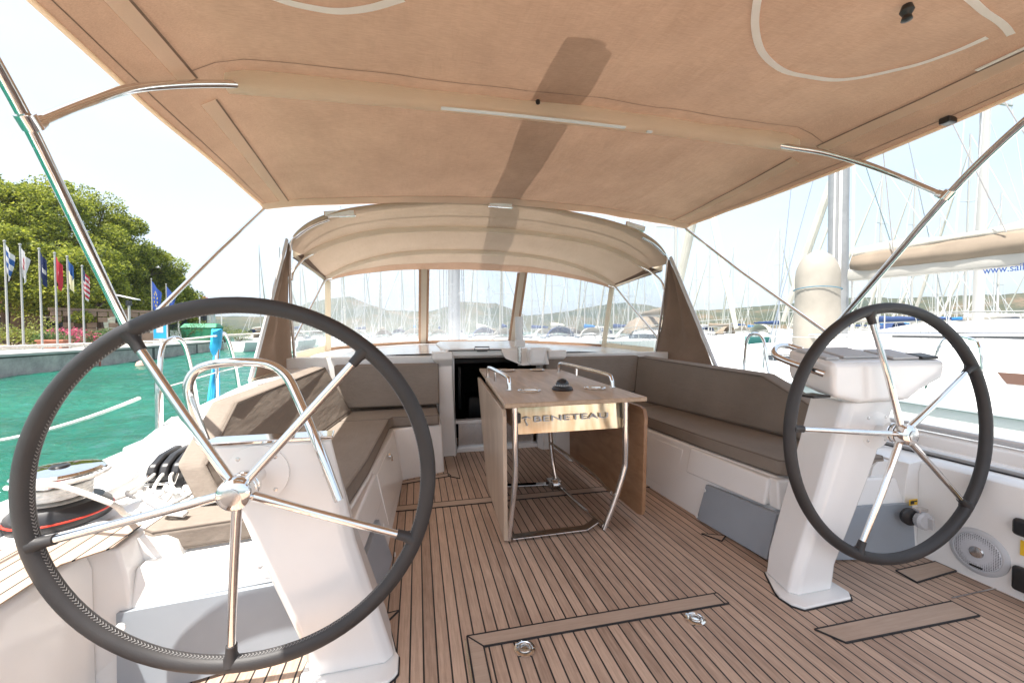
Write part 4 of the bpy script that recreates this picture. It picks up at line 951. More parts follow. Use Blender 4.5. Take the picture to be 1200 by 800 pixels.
# panes: slightly creased clear vinyl
def pane(P, Q, nm='window_pane', lab=None):
    m_ = MB(); rows = []
    for j in range(13):
        t = j / 12
        rows.append([p.lerp(q_, t) + Vector((0, .016 * noise.noise(Vector((p.x * 3, t * 3, 1))), 0)) for p, q_ in zip(P, Q)])
    m_.rings(rows, False, False); return m_.build(nm, 'vinyl', dg_, sharp=180, label=lab)
iL, iR = cl(arT, -.63), cl(arT, .63)
pane(arT[:iL + 1], bt[:iL + 1], lab='clear creased window left of the middle'); pane(arT[iL:iR + 1], bt[iL:iR + 1], lab='clear middle window'); pane(arT[iR:], bt[iR:], lab='clear creased window right of the middle')
for s in (-1, 1):
    Tp = [Vector((s * 1.655, 4.60, 1.63)).lerp(Vector((s * 1.70, 3.58, 1.72)), i / 10) for i in range(11)]
    Bp = [Vector((s * 1.735, 4.98, .93)).lerp(Vector((s * 1.77, 3.85, .90)), i / 10) for i in range(11)]
    m_ = MB(); m_.rings([[p.lerp(q_, j / 12) + Vector((s * .03 * math.sin(PI * j / 12) + .012 * noise.noise(Vector((p.y * 4, j * .4, 5))), 0, 0)) for p, q_ in zip(Tp, Bp)] for j in range(13)], False, False)
    m_.build('side_pane', 'vinyl', dg_, sharp=180, label='clear crumpled side window of the sprayhood')
    # side header + sill
    MB().rings([[p + Vector((-s * .012, 0, -.01)), p + Vector((-s * .012, 0, .05)), p + Vector((0, 0, .05)), p + Vector((0, 0, -.01))] for p in Tp]).build('side_header', 'trim', dg_)
    hd_ = [Vector((s * 1.66, 3.78, 1.775)), Vector((s * 1.635, 4.50, 1.68)), Vector((s * 1.655, 4.60, 1.635)), Vector((s * 1.70, 3.58, 1.70))]
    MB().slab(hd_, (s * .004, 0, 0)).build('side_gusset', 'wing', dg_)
    MB().slab([Vector((s * 1.735, 4.98, .868)), Vector((s * 1.775, 3.83, .80)), Vector((s * 1.77, 3.85, .915)), Vector((s * 1.735, 4.98, .945))], (s * .006, 0, 0)).build('side_sill', 'trim', dg_)
    # hoop and legs
    f = Vector((s * 1.755, 3.80, .80)); c_ = Vector((s * 1.695, 3.50, 1.765))
    MB().tube([f, f.lerp(c_, .5) + Vector((s * .012, 0, 0)), c_, Vector((s * 1.635, 3.485, 1.86)), Vector((s * 1.52, 3.475, 1.945)), Vector((s * 1.40, 3.472, 2.0))], .0125, 14, smooth=5).build('hoop', 'chrome', dg_)
    MB().tube([(s * 1.60, 3.86, 1.80), (s * 1.655, 3.75, 1.73), (s * 1.70, 3.60, 1.60), f.lerp(c_, .74)], .0120, 14, smooth=4).build('second_bow', 'chrome', dg_)
    MB().tube([(s * 1.60, 4.55, 1.665), (s * 1.645, 4.45, 1.62), (s * 1.69, 4.2, 1.40), f.lerp(c_, .24)], .0125, 14, smooth=4).build('third_bow', 'chrome', dg_)
    MB().lathe([(0, 0), (.03, 0), (.03, .01), (.018, .03), (0, .03)], f, (0, 0, 1), 18).build('hoop_foot', 'chrome', dg_)
    # wing: triangular canvas panel aft of the hoop
    a, b2, c3 = Vector((s * 1.70, 3.49, 1.80)), Vector((s * 1.765, 3.82, .80)), Vector((s * 1.775, 2.95, .775))
    m_ = MB(); rows = []
    for j in range(17):
        t = j / 16; l = a.lerp(b2, t); r_ = a.lerp(c3, t)
        rows.append([l.lerp(r_, i / 12) + Vector((s * (.045 * math.sin(i / 12 * PI) * math.sin(t * PI) + .075 * math.sin((i / 12 * 2.1 + .1 + .3 * t) * PI * 2) * t * (1 - t) * 1.5 + .02 * noise.noise(Vector((i * .5, t * 4, s)))), 0, 0)) for i in range(13)])
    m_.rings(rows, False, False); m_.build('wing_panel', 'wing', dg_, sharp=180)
    MB().tube([a + Vector((s * .01, -.02, .02)), c3 + Vector((s * .01, -.03, 0))], .020, 10, flat=.6).build('wing_strut', 'alu', dg_)
    MB().tube([c3 + Vector((0, .9, .015)), c3 + Vector((-s * .01, .4, .02)), c3 + Vector((0, -.05, .012))], .008, 8).build('wing_hem', 'trim', dg_)
for (px, py, y, w_, tl_) in ((398, 250, 3.46, .24, .12), (587, 239, 3.44, .22, 0), (745, 265, 3.46, .21, -.20)):
    c_ = ay(px, py, y)
    lab = {398: 'slim chrome-framed lamp hanging at the left of the sprayhood edge', 587: 'slim chrome-framed lamp at the centre of the sprayhood edge', 745: 'slim chrome-framed lamp hanging at the right of the sprayhood edge'}[px]
    lm = thing('cockpit_lamp', lab, 'lamp', tuple(c_), 0, 'lamps along the sprayhood edge')
    d = Vector((math.cos(tl_), 0, math.sin(tl_))); u = Vector((-math.sin(tl_), 0, math.cos(tl_)))
    q4 = [c_ + d * a + u * b2 for a, b2 in ((-w_ / 2, -.026), (w_ / 2, -.026), (w_ / 2, .026), (-w_ / 2, .026))]
    MB().slab(q4, (0, .03, 0)).build('lamp_frame', 'chrome', lm, bevel=.006)
    q4 = [c_ + d * a + u * b2 + Vector((0, -.004, 0)) for a, b2 in ((-w_ / 2 + .010, -.018), (w_ / 2 - .010, -.018), (w_ / 2 - .010, .018), (-w_ / 2 + .010, .018))]
    MB().slab(q4, (0, .006, 0)).build('lamp_lens', 'white_plastic', lm)

# ================================================================= own mast and boom
ms = thing('own_mast', 'grey mast of our own yacht with halyards, seen through the middle sprayhood window', 'mast', (0, 8.0, .9))
MB().tube([(0, 8.0, .88), (0, 8.05, 6), (0, 8.1, 14)], 0, 20, rad=[.125, .125, .10], flat=.65).build('mast_tube', 'mastgrey', ms)
hy = MB()
for dx, dy in ((-.16, -.08), (-.10, -.12), (.10, -.12), (.15, -.05), (.19, 0), (-.2, .05)): hy.tube([(dx * 1.1, 8.0 + dy, .95), (dx * .7, 8.0 + dy, 6), (dx * .5, 8.05 + dy, 13.5)], .009, 6)
hy.build('halyards', 'rope_grey', ms)
for z_ in (5.2, 9.4):
    for s in (-1, 1): MB().tube([(0, 8.02, z_), (s * 1.1, 7.7, z_ + .08)], .03, 8, flat=.4).build('spreader', 'alu', ms)
sh = MB()
for s in (-1, 1):
    sh.tube([(s * 1.78, 7.5, .5), (s * 1.1, 7.7, 5.28), (s * .9, 7.75, 9.48), (0, 8.08, 13.6)], .006, 6); sh.tube([(s * 1.7, 7.9, .5), (0, 8.02, 5.1)], .006, 6)
sh.build('shrouds', 'brushed', ms)
bo = thing('own_boom', 'boom of our own yacht with its furled sail above the bimini', 'boom', (-.27, 4.5, 2.75))
bd = Vector((-.25, 1.32, 2.72)), Vector((-.08, 7.8, 2.85))
MB().tube([bd[0], bd[1]], .085, 16, flat=1.0).build('boom_tube', 'alu', bo)
rr = []
for i in range(25):
    t = i / 24; c_ = bd[0].lerp(bd[1], .0 + t * .98); w_ = .10 + .02 * math.sin(t * 20); h_ = .20 + .25 * t
    if i == 0: w_ *= .75
    rr.append([c_ + Vector((w_ * math.cos(a), 0, .07 + h_ * .5 + h_ * .5 * math.sin(a))) for a in [k * PI / 6 for k in range(12)]])
MB().rings(rr).build('sail_cover', 'covertan', bo, sharp=60)

# ================================================================= guard rails on own boat
def hoop(name, pts, r, label, cat, group, mat='chrome'):
    t = thing(name, label, cat, tuple(pts[0]), 0, group)
    MB().tube(pts, r, 14, smooth=5).build('hoop_tube', mat, t)
    for p in (pts[0], pts[-1]): MB().lathe([(0, 0), (.03, 0), (.028, .012), (.016, .016), (0, .016)], p, (0, 0, 1), 18).build('hoop_base', mat, t)
    return t
g = 'guard rail hoops along our deck edge'
hoop('guard_hoop', [(-2.05, 2.45, .53), (-2.05, 2.47, .80), (-2.05, 2.50, 1.0), (-2.05, 2.56, 1.055), (-2.05, 2.66, 1.06), (-2.05, 2.73, 1.0), (-2.05, 2.80, .80), (-2.05, 2.86, .54)], .0125, 'chrome guard rail hoop on the port edge just beyond the left bimini leg', 'guard rail', g)
hoop('guard_hoop', [(-2.07, 3.13, .54), (-2.07, 3.14, .85), (-2.07, 3.17, 1.04), (-2.07, 3.24, 1.09), (-2.07, 3.32, 1.04), (-2.07, 3.42, .85), (-2.07, 3.52, .55)], .0125, 'chrome guard rail hoop on the port edge wrapped with a blue cloth', 'guard rail', g)
hoop('guard_hoop', [(2.07, 2.60, .53), (2.07, 2.68, .80), (2.07, 2.72, 1.0), (2.07, 2.77, 1.06), (2.07, 2.85, 1.06), (2.07, 2.90, 1.0), (2.07, 2.92, .80), (2.07, 2.94, .54)], .0125, 'chrome guard rail hoop on the starboard edge behind the right backrest', 'guard rail', g)
ll = MB(); ll.tube([(-2.06, 1.2 - 2, 1.05), (-2.05, 2.55, 1.05), (-2.07, 3.24, 1.075), (-2.07, 5.0, 1.10), (-1.9, 7.2, 1.12)], .006, 8).tube([(-2.05, 2.5, .80), (-2.07, 3.14, .82), (-2.07, 5.0, .85), (-1.9, 7.2, .88)], .0035, 6)
o = ll.build('lifeline', 'rope', None); lone(o, (-2.05, 2.6, 1.05)); tag(o, 'white lifeline strung through the hoops on the port side', 'lifeline')
bc = MB(); c_ = Vector((-2.07, 3.20, 1.06))
rr = []
for i in range(14):
    t = i / 13; w_ = .045 * (1 - .4 * t) + .012 * math.sin(t * 17); cc = c_ + Vector((-.01, -.02 - .10 * t, .05 - .52 * t))
    if t < .28: w_ = .048
    rr.append([cc + Vector((w_ * .6 * math.cos(a), w_ * math.sin(a) * (1 + .2 * math.sin(3 * a + t * 9)), .012 * math.cos(2 * a))) for a in [k * PI / 6 for k in range(12)]])
bc.rings(rr[:5])
for k in range(5): bc.tube([c_ + Vector((-.015, -.035 + k * .012, -.06)), c_ + Vector((-.02, -.06 + k * .018, -.20)), c_ + Vector((-.02, -.12 + k * .032, -.38)), c_ + Vector((-.02, -.15 + k * .036, -.50))], .009, 6, smooth=3)
o = bc.build('blue_rope_bundle', 'blue_cloth', None); lone(o, (-2.07, 3.15, .56)); tag(o, 'bright blue rope bundle tied over the port guard rail hoop', 'rope')
EXPO = 1.27
WZ = -.8
# ================================================================= sea, hills, shore
def axis_steps(a, lo, hi, b, st):
    out = [a + (lo - a) * i / 8 for i in range(8)]; x = lo
    while x < hi: out.append(x); x += st
    return out + [hi + (b - hi) * i / 8 for i in range(9)]
sxs = axis_steps(-2000, -34, -2.3, 2000, .13); sys_ = axis_steps(-1200, 0, 46, 2200, .17)
def sea_h(x, y):
    k = max(0, min(1, (x + 34) / 4)) * max(0, min(1, (-2.3 - x) / 1.5)) * max(0, min(1, y / 2)) * max(0, min(1, (46 - y) / 10))
    if k == 0: return WZ
    a, b = x * .87 + y * .5, -x * .5 + y * .87
    return WZ + k * (.085 * noise.noise(Vector((a * .55, b * 1.1, 0))) + .060 * noise.noise(Vector((a * 1.5, b * 2.9, 4))) + .022 * noise.noise(Vector((a * 4, b * 6, 9))))
sea = MB(); nx = len(sxs)
sea.v = [(x, y, sea_h(x, y)) for y in sys_ for x in sxs]
sea.f = [(j * nx + i, j * nx + i + 1, (j + 1) * nx + i + 1, (j + 1) * nx + i) for j in range(len(sys_) - 1) for i in range(nx - 1)]
struct(sea.build('sea', 'sea', None, sharp=180))
def hill(name, a0, a1, R0, depth, prof, seed, rough=9):
    """ridge between two bearings (degrees right of forward); prof: list of (t, height)"""
    def f(u, v):
        a = R_(a0 + (a1 - a0) * u); r = R0 + depth * v
        h = interp(u, prof) * math.sin(min(1, v * 1.15) * PI / 2) ** .9
        h *= 1 + .16 * noise.noise(Vector((u * 9 + seed, v * 3, 0)))
        h += rough * .22 * (noise.noise(Vector((u * 60 + seed, v * 14, 1))) + .7 * noise.noise(Vector((u * 190, v * 40, seed)))) * min(1, v * 8)
        if v > .96: h -= 0
        return (math.sin(a) * r, math.cos(a) * r, WZ - .3 + max(0, h))
    return struct(MB().grid(f, 260, 40).build(name, 'hill', None, sharp=180))
# bearing of a photo column: atan((px-600)/f)+13.4
hill('hills', 12, 100, 620, 420, [(0, 30), (.06, 40), (.12, 52), (.2, 62), (.26, 52), (.33, 46), (.40, 52), (.46, 60), (.52, 54), (.60, 58), (.68, 50), (.8, 46), (1, 40)], 3)
hill('hills', -46, 16, 800, 500, [(0, 40), (.2, 46), (.35, 38), (.45, 40), (.52, 78), (.60, 96), (.68, 60), (.76, 56), (.84, 92), (.92, 84), (1, 40)], 11)
# quay on the left
qa, qb, qc = Vector((-17.6, 21.0, 0)), Vector((-16.6, 26.5, 0)), Vector((-20.2, 46.0, 0))
qz = Vector((-21.0, 3.0, 0)); qd = Vector((-23.5, 62.0, 0))
line = [qz, qa, qb.lerp(qa, .3), qc, qd]
line = [Vector((-20.0, 2.0, 0)), Vector((-18.0, 21.0, 0)), Vector((-18.2, 30.0, 0)), Vector((-20.4, 45.0, 0)), Vector((-21.5, 50.0, 0))]
ZQ = .14
q = MB()
q.rings([[(p.x, p.y, WZ - 1.5), (p.x, p.y, ZQ - .10), (p.x - 1.2, p.y, ZQ - .10), (p.x - 1.2, p.y, WZ - 1.5)] for p in line])
struct(q.build('quay_wall', 'quay', None, flat=True))
cp_ = MB(); cp_.rings([[(p.x + .06, p.y, ZQ - .10), (p.x + .06, p.y, ZQ + .03), (p.x - .7, p.y, ZQ + .03), (p.x - .7, p.y, ZQ - .10)] for p in line]); struct(cp_.build('quay_coping', 'paving', None, bevel=.02))
g_ = MB(); g_.poly([(p.x - .7, p.y) for p in line] + [(-90, 90), (-120, 2)], ZQ - .6, ZQ + .01); struct(g_.build('quay_ground', 'paving', None, flat=True))
kb = MB(); kb.rings([[(p.x - 4.2, p.y, ZQ), (p.x - 4.2, p.y, ZQ + .16), (p.x - 4.5, p.y, ZQ + .16), (p.x - 4.5, p.y, ZQ)] for p in line]); struct(kb.build('kerb', 'quay', None, bevel=.02))
bd_ = MB(); bd_.poly([(p.x - 4.5, p.y) for p in line] + [(-34, 56), (-44, 2)], ZQ, ZQ + .12); struct(bd_.build('planting_bed', 'earth', None, flat=True))
# ================================================================= trees
def leaf_cloud(mb, c, r, n, size, rnd, squash=.75, inner=.35):
    for _ in range(n):
        d = Vector((rnd.gauss(0, 1), rnd.gauss(0, 1), rnd.gauss(0, 1))).normalized()
        k = inner + (1 - inner) * rnd.random() ** .45
        p = c + Vector((d.x * r * k, d.y * r * k, d.z * r * k * squash))
        t = Vector((rnd.gauss(0, 1), rnd.gauss(0, 1), rnd.gauss(0, 1) + 0)).normalized()
        u = t.orthogonal().normalized(); w = t.cross(u); s = size * rnd.uniform(.55, 1.25)
        a = p + u * s; b = p - u * s * .5 + w * s * .6; c2 = p - u * s * .5 - w * s * .6
        k0 = len(mb.v); mb.v += [tuple(a), tuple(b), tuple(c2)]; mb.f.append((k0, k0 + 1, k0 + 2))
def tree(loc, H, Rr, seed, label, name='pine_tree', group='pine trees along the quay', mat='pine', nclump=46, leaves=420, lsize=.17, trunk_h=.28):
    rnd = random.Random(seed); t = thing(name, label, 'tree', loc, 0, group)
    L = Vector(loc); tk_ = MB()
    lean = Vector((rnd.uniform(-.6, .6), rnd.uniform(-.6, .6), 0))
    tk_.tube([L + Vector((0, 0, -.1)), L + lean * .3 + Vector((0, 0, H * .25)), L + lean + Vector((0, 0, H * .6)), L + lean * 1.2 + Vector((0, 0, H * .85))], 0, 9, smooth=3, rad=[.26, .22, .14, .05])
    cr_ = MB(); cl_ = []
    for i in range(nclump):
        a = rnd.uniform(0, 2 * PI); zz = trunk_h + (1 - trunk_h) * rnd.random() ** .8
        env = math.sin(min(1, (1.03 - zz) / (1 - trunk_h) * 1.15 + .12) * PI / 2) ** .7 * (.75 + .35 * math.sin(3 * a + seed))
        rr_ = Rr * env * rnd.uniform(.45, 1.0)
        p = L + lean * zz + Vector((math.cos(a) * rr_, math.sin(a) * rr_, H * zz * .93)); cl_.append(p)
        leaf_cloud(cr_, p, rnd.uniform(.75, 1.45) * Rr / 4.2, leaves, lsize, rnd)
    for p in cl_[::3]:
        b0 = L + lean * .6 + Vector((0, 0, (p.z - L.z) * rnd.uniform(.55, .75)))
        tk_.tube([b0, b0.lerp(p, .5) + Vector((0, 0, .2)), p], 0, 5, rad=[.09, .06, .02])
    tk_.build('trunk', 'bark', t); cr_.build('crown', mat, t, flat=True); return t
specs = [(-40, 36, 13.5, 4.6, 'tallest pine at the far left edge, its crown above the first two flagpoles'),
         (25, 33, 10.8, 4.2, 'broad pine rising behind the row of flags at the far left'),
         (62, 37, 12.2, 4.6, 'pine crown directly behind the third and fourth flagpoles'),
         (100, 40, 12.4, 4.8, 'rounded pine crown crossed by the left bimini tube'),
         (138, 42, 10.8, 4.6, 'pine just right of the left bimini tube, above the street lamp'),
         (172, 45, 8.6, 4.0, 'lower pine beside the blue flag on the right of the wood'),
         (196, 50, 6.6, 3.2, 'lowest pine at the right end of the wood, before the white building'),
         (5, 29, 7.2, 3.4, 'low pine branches hanging behind the first flagpole'),
         (120, 36, 7.0, 3.4, 'dark lower pine in the middle of the wood behind the left wheel'),
         (80, 31, 6.2, 3.0, 'low dark pine behind the fifth and sixth flagpoles')]
for i, (px, D, H, Rr, lab) in enumerate(specs):
    p = ad(px, D, ZQ); H *= 1.26; Rr *= 1.04; tree(tuple(p), H, Rr, 20 + i, lab, lsize=.085 + .0013 * D, leaves=620 if i < 7 else 420)
def shrub(px, D, w_, h_, label, mat='shrub', name='shrub', z=None, n=1100, group='shrubs along the quay', ls=.075):
    p = ad(px, D, (ZQ + .1) if z is None else z); rnd = random.Random(int(px * 7 + D)); t = thing(name, label, 'shrub', tuple(p), 0, group)
    m_ = MB(); s_ = MB()
    for i in range(9):
        a = rnd.uniform(0, 2 * PI); q_ = p + Vector((math.cos(a) * w_ * .32 * rnd.random(), math.sin(a) * w_ * .32 * rnd.random(), h_ * rnd.uniform(.3, .7)))
        q_ += Vector((math.cos(R_(-35)) * w_ * .35 * rnd.uniform(-1, 1), math.sin(R_(-35)) * w_ * .3 * rnd.uniform(-1, 1), 0))
        leaf_cloud(m_, q_, h_ * .36, n // 9, ls, rnd, .8); s_.tube([p + Vector((0, 0, -.05)), p.lerp(q_, .6), q_], 0, 5, rad=[.03, .02, .01])
    s_.build('stem', 'bark', t); m_.build('foliage', mat, t, flat=True)
shrub(14, 24, 2.8, 1.5, 'rounded green hedge bush behind the first two flagpoles', 'shrub_yellow')
shrub(60, 24.5, 2.0, 1.0, 'low green bush behind the brown planter at the left', 'shrub')
shrub(83, 25.5, 2.6, 1.3, 'pink flowering bush behind the fourth and fifth flagpoles', 'flowers', 'flowering_bush', n=500)
shrub(112, 27, 2.8, 1.2, 'dark low bush right of the sixth flagpole', 'shrub')
shrub(45, 27, 1.2, 2.4, 'thin yellow-green young shrub beside the third flagpole', 'shrub_yellow', n=420)
shrub(214, 44, 5.0, 2.2, 'dark hedge left of the green container', 'shrub', z=ZQ)
shrub(250, 47, 3.6, 3.1, 'round green bush right of the green container', 'shrub_yellow', z=ZQ - .3)
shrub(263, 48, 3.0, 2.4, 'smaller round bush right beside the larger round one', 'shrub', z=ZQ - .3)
shrub(280, 49, 3.0, 1.7, 'low yellow-green bush at the end of the quay', 'shrub_yellow', z=ZQ - .3)
pl = ad(64, 23.6, ZQ); t = thing('planter', 'brown terracotta planter box at the foot of the fourth flagpole', 'planter', tuple(pl))
MB().rings([[(pl.x - a, pl.y - a * .6, pl.z + z_), (pl.x + a, pl.y - a * .6, pl.z + z_), (pl.x + a, pl.y + a * .6, pl.z + z_), (pl.x - a, pl.y + a * .6, pl.z + z_)] for a, z_ in ((.55, 0), (.62, .42), (.68, .42), (.68, .52))]).build('planter_box', 'rooftile', t, bevel=.02)
MB().box(pl.x - .6, pl.x + .6, pl.y - .36, pl.y + .36, pl.z + .44, pl.z + .50).build('planter_soil', 'earth', t)
# brown low building behind the flags and white building at the end
p = ad(28, 33, ZQ); u = Vector((.75, .66, 0)); n_ = Vector((.66, -.75, 0))
bl = thing('brown_building', 'low brown stone building with tiled roof under the trees', 'building', tuple(p))
def obox(mb, c, u, n_, x0, x1, y0, y1, z0, z1):
    mb.prism([c + u * a + n_ * b + Vector((0, 0, z0)) for a, b in ((x0, y0), (x1, y0), (x1, y1), (x0, y1))], [c + u * a + n_ * b + Vector((0, 0, z1)) for a, b in ((x0, y0), (x1, y0), (x1, y1), (x0, y1))])
b_ = MB(); obox(b_, p, u, n_, -9, 4.2, -4, 0, 0, 2.9); b_.build('wall', 'stonebrown', bl, flat=True)
b_ = MB(); b_.prism([p + u * a + n_ * b + Vector((0, 0, 2.9)) for a, b in ((-9.6, -4.6), (4.8, -4.6), (4.8, .9), (-9.6, .9))], [p + u * a + n_ * b + Vector((0, 0, 3.9)) for a, b in ((-9, -2.6), (4.2, -2.6), (4.2, -1.6), (-9, -1.6))]); b_.build('roof', 'rooftile', bl, flat=True)
for a in (-6, -2.5, 1.2):
    b_ = MB(); obox(b_, p, u, n_, a, a + 1.6, .0, .05, .8, 2.2); wf = b_.build('window', 'glassdark', bl, flat=True)
    b_ = MB(); obox(b_, p, u, n_, a - .12, a + 1.72, .01, .09, 2.2, 2.32); obox(b_, p, u, n_, a - .12, a + 1.72, .01, .12, .68, .8); b_.build('frame', 'concrete_white', wf, flat=True)
p = ad(97 + 22, 31, ZQ); lw = thing('lattice_wall', 'reddish pierced brick wall under the trees right of the flags', 'wall', tuple(p))
b_ = MB()
for i in range(9):
    for j in range(4):
        if (i + j) % 2 == 0 or j in (0, 3): obox(b_, p, u, n_, -2.6 + i * .6, -2.08 + i * .6, 0, .2, .9 + j * .42, 1.26 + j * .42)
obox(b_, p, u, n_, -2.7, 3.0, 0, .22, 0, .88); obox(b_, p, u, n_, -2.7, 3.0, 0, .22, 2.55, 2.75); b_.build('brickwork', 'stonebrown', lw, flat=True)
c = ad(222, 56, ZQ); u = Vector((.93, .37, 0)); n_ = Vector((.37, -.93, 0))
wbld = thing('white_building', 'white two-storey harbour building with flat roof terrace and railing', 'building', tuple(c))
b_ = MB(); obox(b_, c, u, n_, -6.5, 2.8, -6, 0, 0, 4.6); obox(b_, c, u, n_, -7, 4.5, -6.4, .6, 4.6, 4.9); b_.build('wall', 'concrete_white', wbld, flat=True)
b_ = MB(); obox(b_, c, u, n_, -5.2, -.6, -5, -1, 8.6, 10.0); b_.build('roof_room', 'concrete_white', wbld, flat=True)
b_ = MB()
for a in (-4.9, -3.0, -.9): obox(b_, c, u, n_, a, a + .22, -1.3, -1.1, 4.9, 8.6)
for a in (-5.8, -3.5, -1.2, 1.1, 3.6): obox(b_, c, u, n_, a, a + .16, .3, .45, 0, 4.6)
b_.build('column', 'concrete_white', wbld, flat=True)
b_ = MB(); obox(b_, c, u, n_, -5.0, -.8, -1.02, -.98, 8.9, 9.7); obox(b_, c, u, n_, -5.4, 2.0, .005, .04, 1.2, 3.4); b_.build('window_band', 'glassdark', wbld, flat=True)
b_ = MB()
for k in range(9): b_.tube([c + u * (-6.8 + k * 1.4) + n_ * .5 + Vector((0, 0, 4.9)), c + u * (-6.8 + k * 1.4) + n_ * .5 + Vector((0, 0, 6.0))], .04, 6)
for z_ in (5.3, 5.65, 6.0): b_.tube([c + u * -6.8 + n_ * .5 + Vector((0, 0, z_)), c + u * 4.4 + n_ * .5 + Vector((0, 0, z_))], .03, 6)
b_.build('railing', 'mastfar', wbld)
b_ = MB(); b_.tube([c + u * -3 + n_ * -3 + Vector((0, 0, 10)), c + u * -3 + n_ * -3 + Vector((0, 0, 12.2))], .05, 6).tube([c + u * -3.6 + n_ * -3 + Vector((0, 0, 11.6)), c + u * -2.4 + n_ * -3 + Vector((0, 0, 11.6))], .04, 6); b_.build('antenna', 'mastfar', wbld)
shrub(226, 55, 3.4, 1.1, 'flowering plants on the terrace of the white building', 'flowers', 'flowering_bush', z=ZQ + 4.9, ls=.12)
c = ad(236, 45, ZQ - .1); gc = thing('green_container', 'green waste container with rounded lid on the quay', 'container', tuple(c))
MB().prism([(c.x - 1.5, c.y - .8, c.z), (c.x + 1.7, c.y - .8, c.z), (c.x + 1.7, c.y + .8, c.z), (c.x - 1.5, c.y + .8, c.z)], [(c.x - 1.6, c.y - .9, c.z + 1.5), (c.x + 1.8, c.y - .9, c.z + 1.5), (c.x + 1.8, c.y + .9, c.z + 1.5), (c.x - 1.6, c.y + .9, c.z + 1.5)]).build('container_body', 'binGreen', gc, bevel=.05)
MB().prism([(c.x - 1.7, c.y - 1, c.z + 1.5), (c.x + 1.9, c.y - 1, c.z + 1.5), (c.x + 1.9, c.y + 1, c.z + 1.5), (c.x - 1.7, c.y + 1, c.z + 1.5)], [(c.x - 1.5, c.y - .4, c.z + 2.0), (c.x + 1.7, c.y - .4, c.z + 2.0), (c.x + 1.7, c.y + .4, c.z + 2.0), (c.x - 1.5, c.y + .4, c.z + 2.0)]).build('container_lid', 'binGreen', gc, bevel=.1)
# flagpoles
def flagmat(name, fn):
    m, nt, b = nmat(name); g = nn(nt, 'ShaderNodeTexCoord'); s = nn(nt, 'ShaderNodeSeparateXYZ'); lk(nt, g.outputs['UV'], s.inputs[0])
    lk(nt, fn(nt, s.outputs['X'], s.outputs['Y'], g), b.inputs['Base Color']); b.inputs['Roughness'].default_value = .8
    out = nt.nodes['Material Output']; t = nn(nt, 'ShaderNodeBsdfTranslucent'); ms_ = nn(nt, 'ShaderNodeMixShader'); ms_.inputs[0].default_value = .35
    lk(nt, b.inputs['Base Color'].links[0].from_socket, t.inputs['Color']); lk(nt, b.outputs[0], ms_.inputs[1]); lk(nt, t.outputs[0], ms_.inputs[2]); lk(nt, ms_.outputs[0], out.inputs['Surface'])
    M[name] = m
def mixc(nt, f, a, b):
    x = nn(nt, 'ShaderNodeMix', data_type='RGBA'); lk(nt, f, x.inputs[0])
    for i, c in ((6, a), (7, b)):
        if isinstance(c, tuple): x.inputs[i].default_value = (*c, 1)
        else: lk(nt, c, x.inputs[i])
    return x.outputs[2]
BLU, WHT, RED_, NAV, YEL = (.02, .08, .26), (.55, .55, .55), (.40, .03, .05), (.01, .02, .08), (.75, .62, .30)
def band(nt, v, a, b): return math_n(nt, 'MULTIPLY', math_n(nt, 'GREATER_THAN', v, a), math_n(nt, 'LESS_THAN', v, b))
flagmat('flag_bluewhite', lambda nt, x, y, g: mixc(nt, math_n(nt, 'GREATER_THAN', math_n(nt, 'FRACT', math_n(nt, 'MULTIPLY', y, 2.5)), .5), WHT, BLU))
flagmat('flag_whitered', lambda nt, x, y, g: mixc(nt, math_n(nt, 'MULTIPLY', band(nt, x, .25, .7), math_n(nt, 'MULTIPLY', band(nt, y, .3, .75), math_n(nt, 'GREATER_THAN', math_n(nt, 'FRACT', math_n(nt, 'MULTIPLY', math_n(nt, 'ADD', x, y), 5)), .35))), WHT, RED_))
flagmat('flag_navy', lambda nt, x, y, g: mixc(nt, band(nt, y, .42, .58), NAV, mixc(nt, band(nt, x, .2, .8), NAV, WHT)))
flagmat('flag_red', lambda nt, x, y, g: mixc(nt, math_n(nt, 'MULTIPLY', band(nt, x, .3, .6), band(nt, y, .45, .6)), (.45, .03, .05), WHT))
flagmat('flag_blueyellow', lambda nt, x, y, g: mixc(nt, math_n(nt, 'GREATER_THAN', y, .55), (.72, .68, .48), BLU))
flagmat('flag_stripes', lambda nt, x, y, g: mixc(nt, math_n(nt, 'MULTIPLY', math_n(nt, 'GREATER_THAN', y, .5), math_n(nt, 'LESS_THAN', x, .45)), mixc(nt, math_n(nt, 'GREATER_THAN', math_n(nt, 'FRACT', math_n(nt, 'MULTIPLY', y, 5)), .5), WHT, RED_), NAV))
def starcircle(nt, x, y, g):
    dx = math_n(nt, 'SUBTRACT', x, .5); dy = math_n(nt, 'SUBTRACT', y, .5); r = math_n(nt, 'SQRT', math_n(nt, 'ADD', math_n(nt, 'MULTIPLY', dx, dx), math_n(nt, 'MULTIPLY', dy, dy)))
    a = math_n(nt, 'ARCTAN2', dy, dx); s = math_n(nt, 'GREATER_THAN', math_n(nt, 'SINE', math_n(nt, 'MULTIPLY', a, 12.0)), .25)
    return mixc(nt, math_n(nt, 'MULTIPLY', s, band(nt, r, .22, .32)), (.03, .08, .34), (.6, .45, .03))
flagmat('flag_bluestars', starcircle)
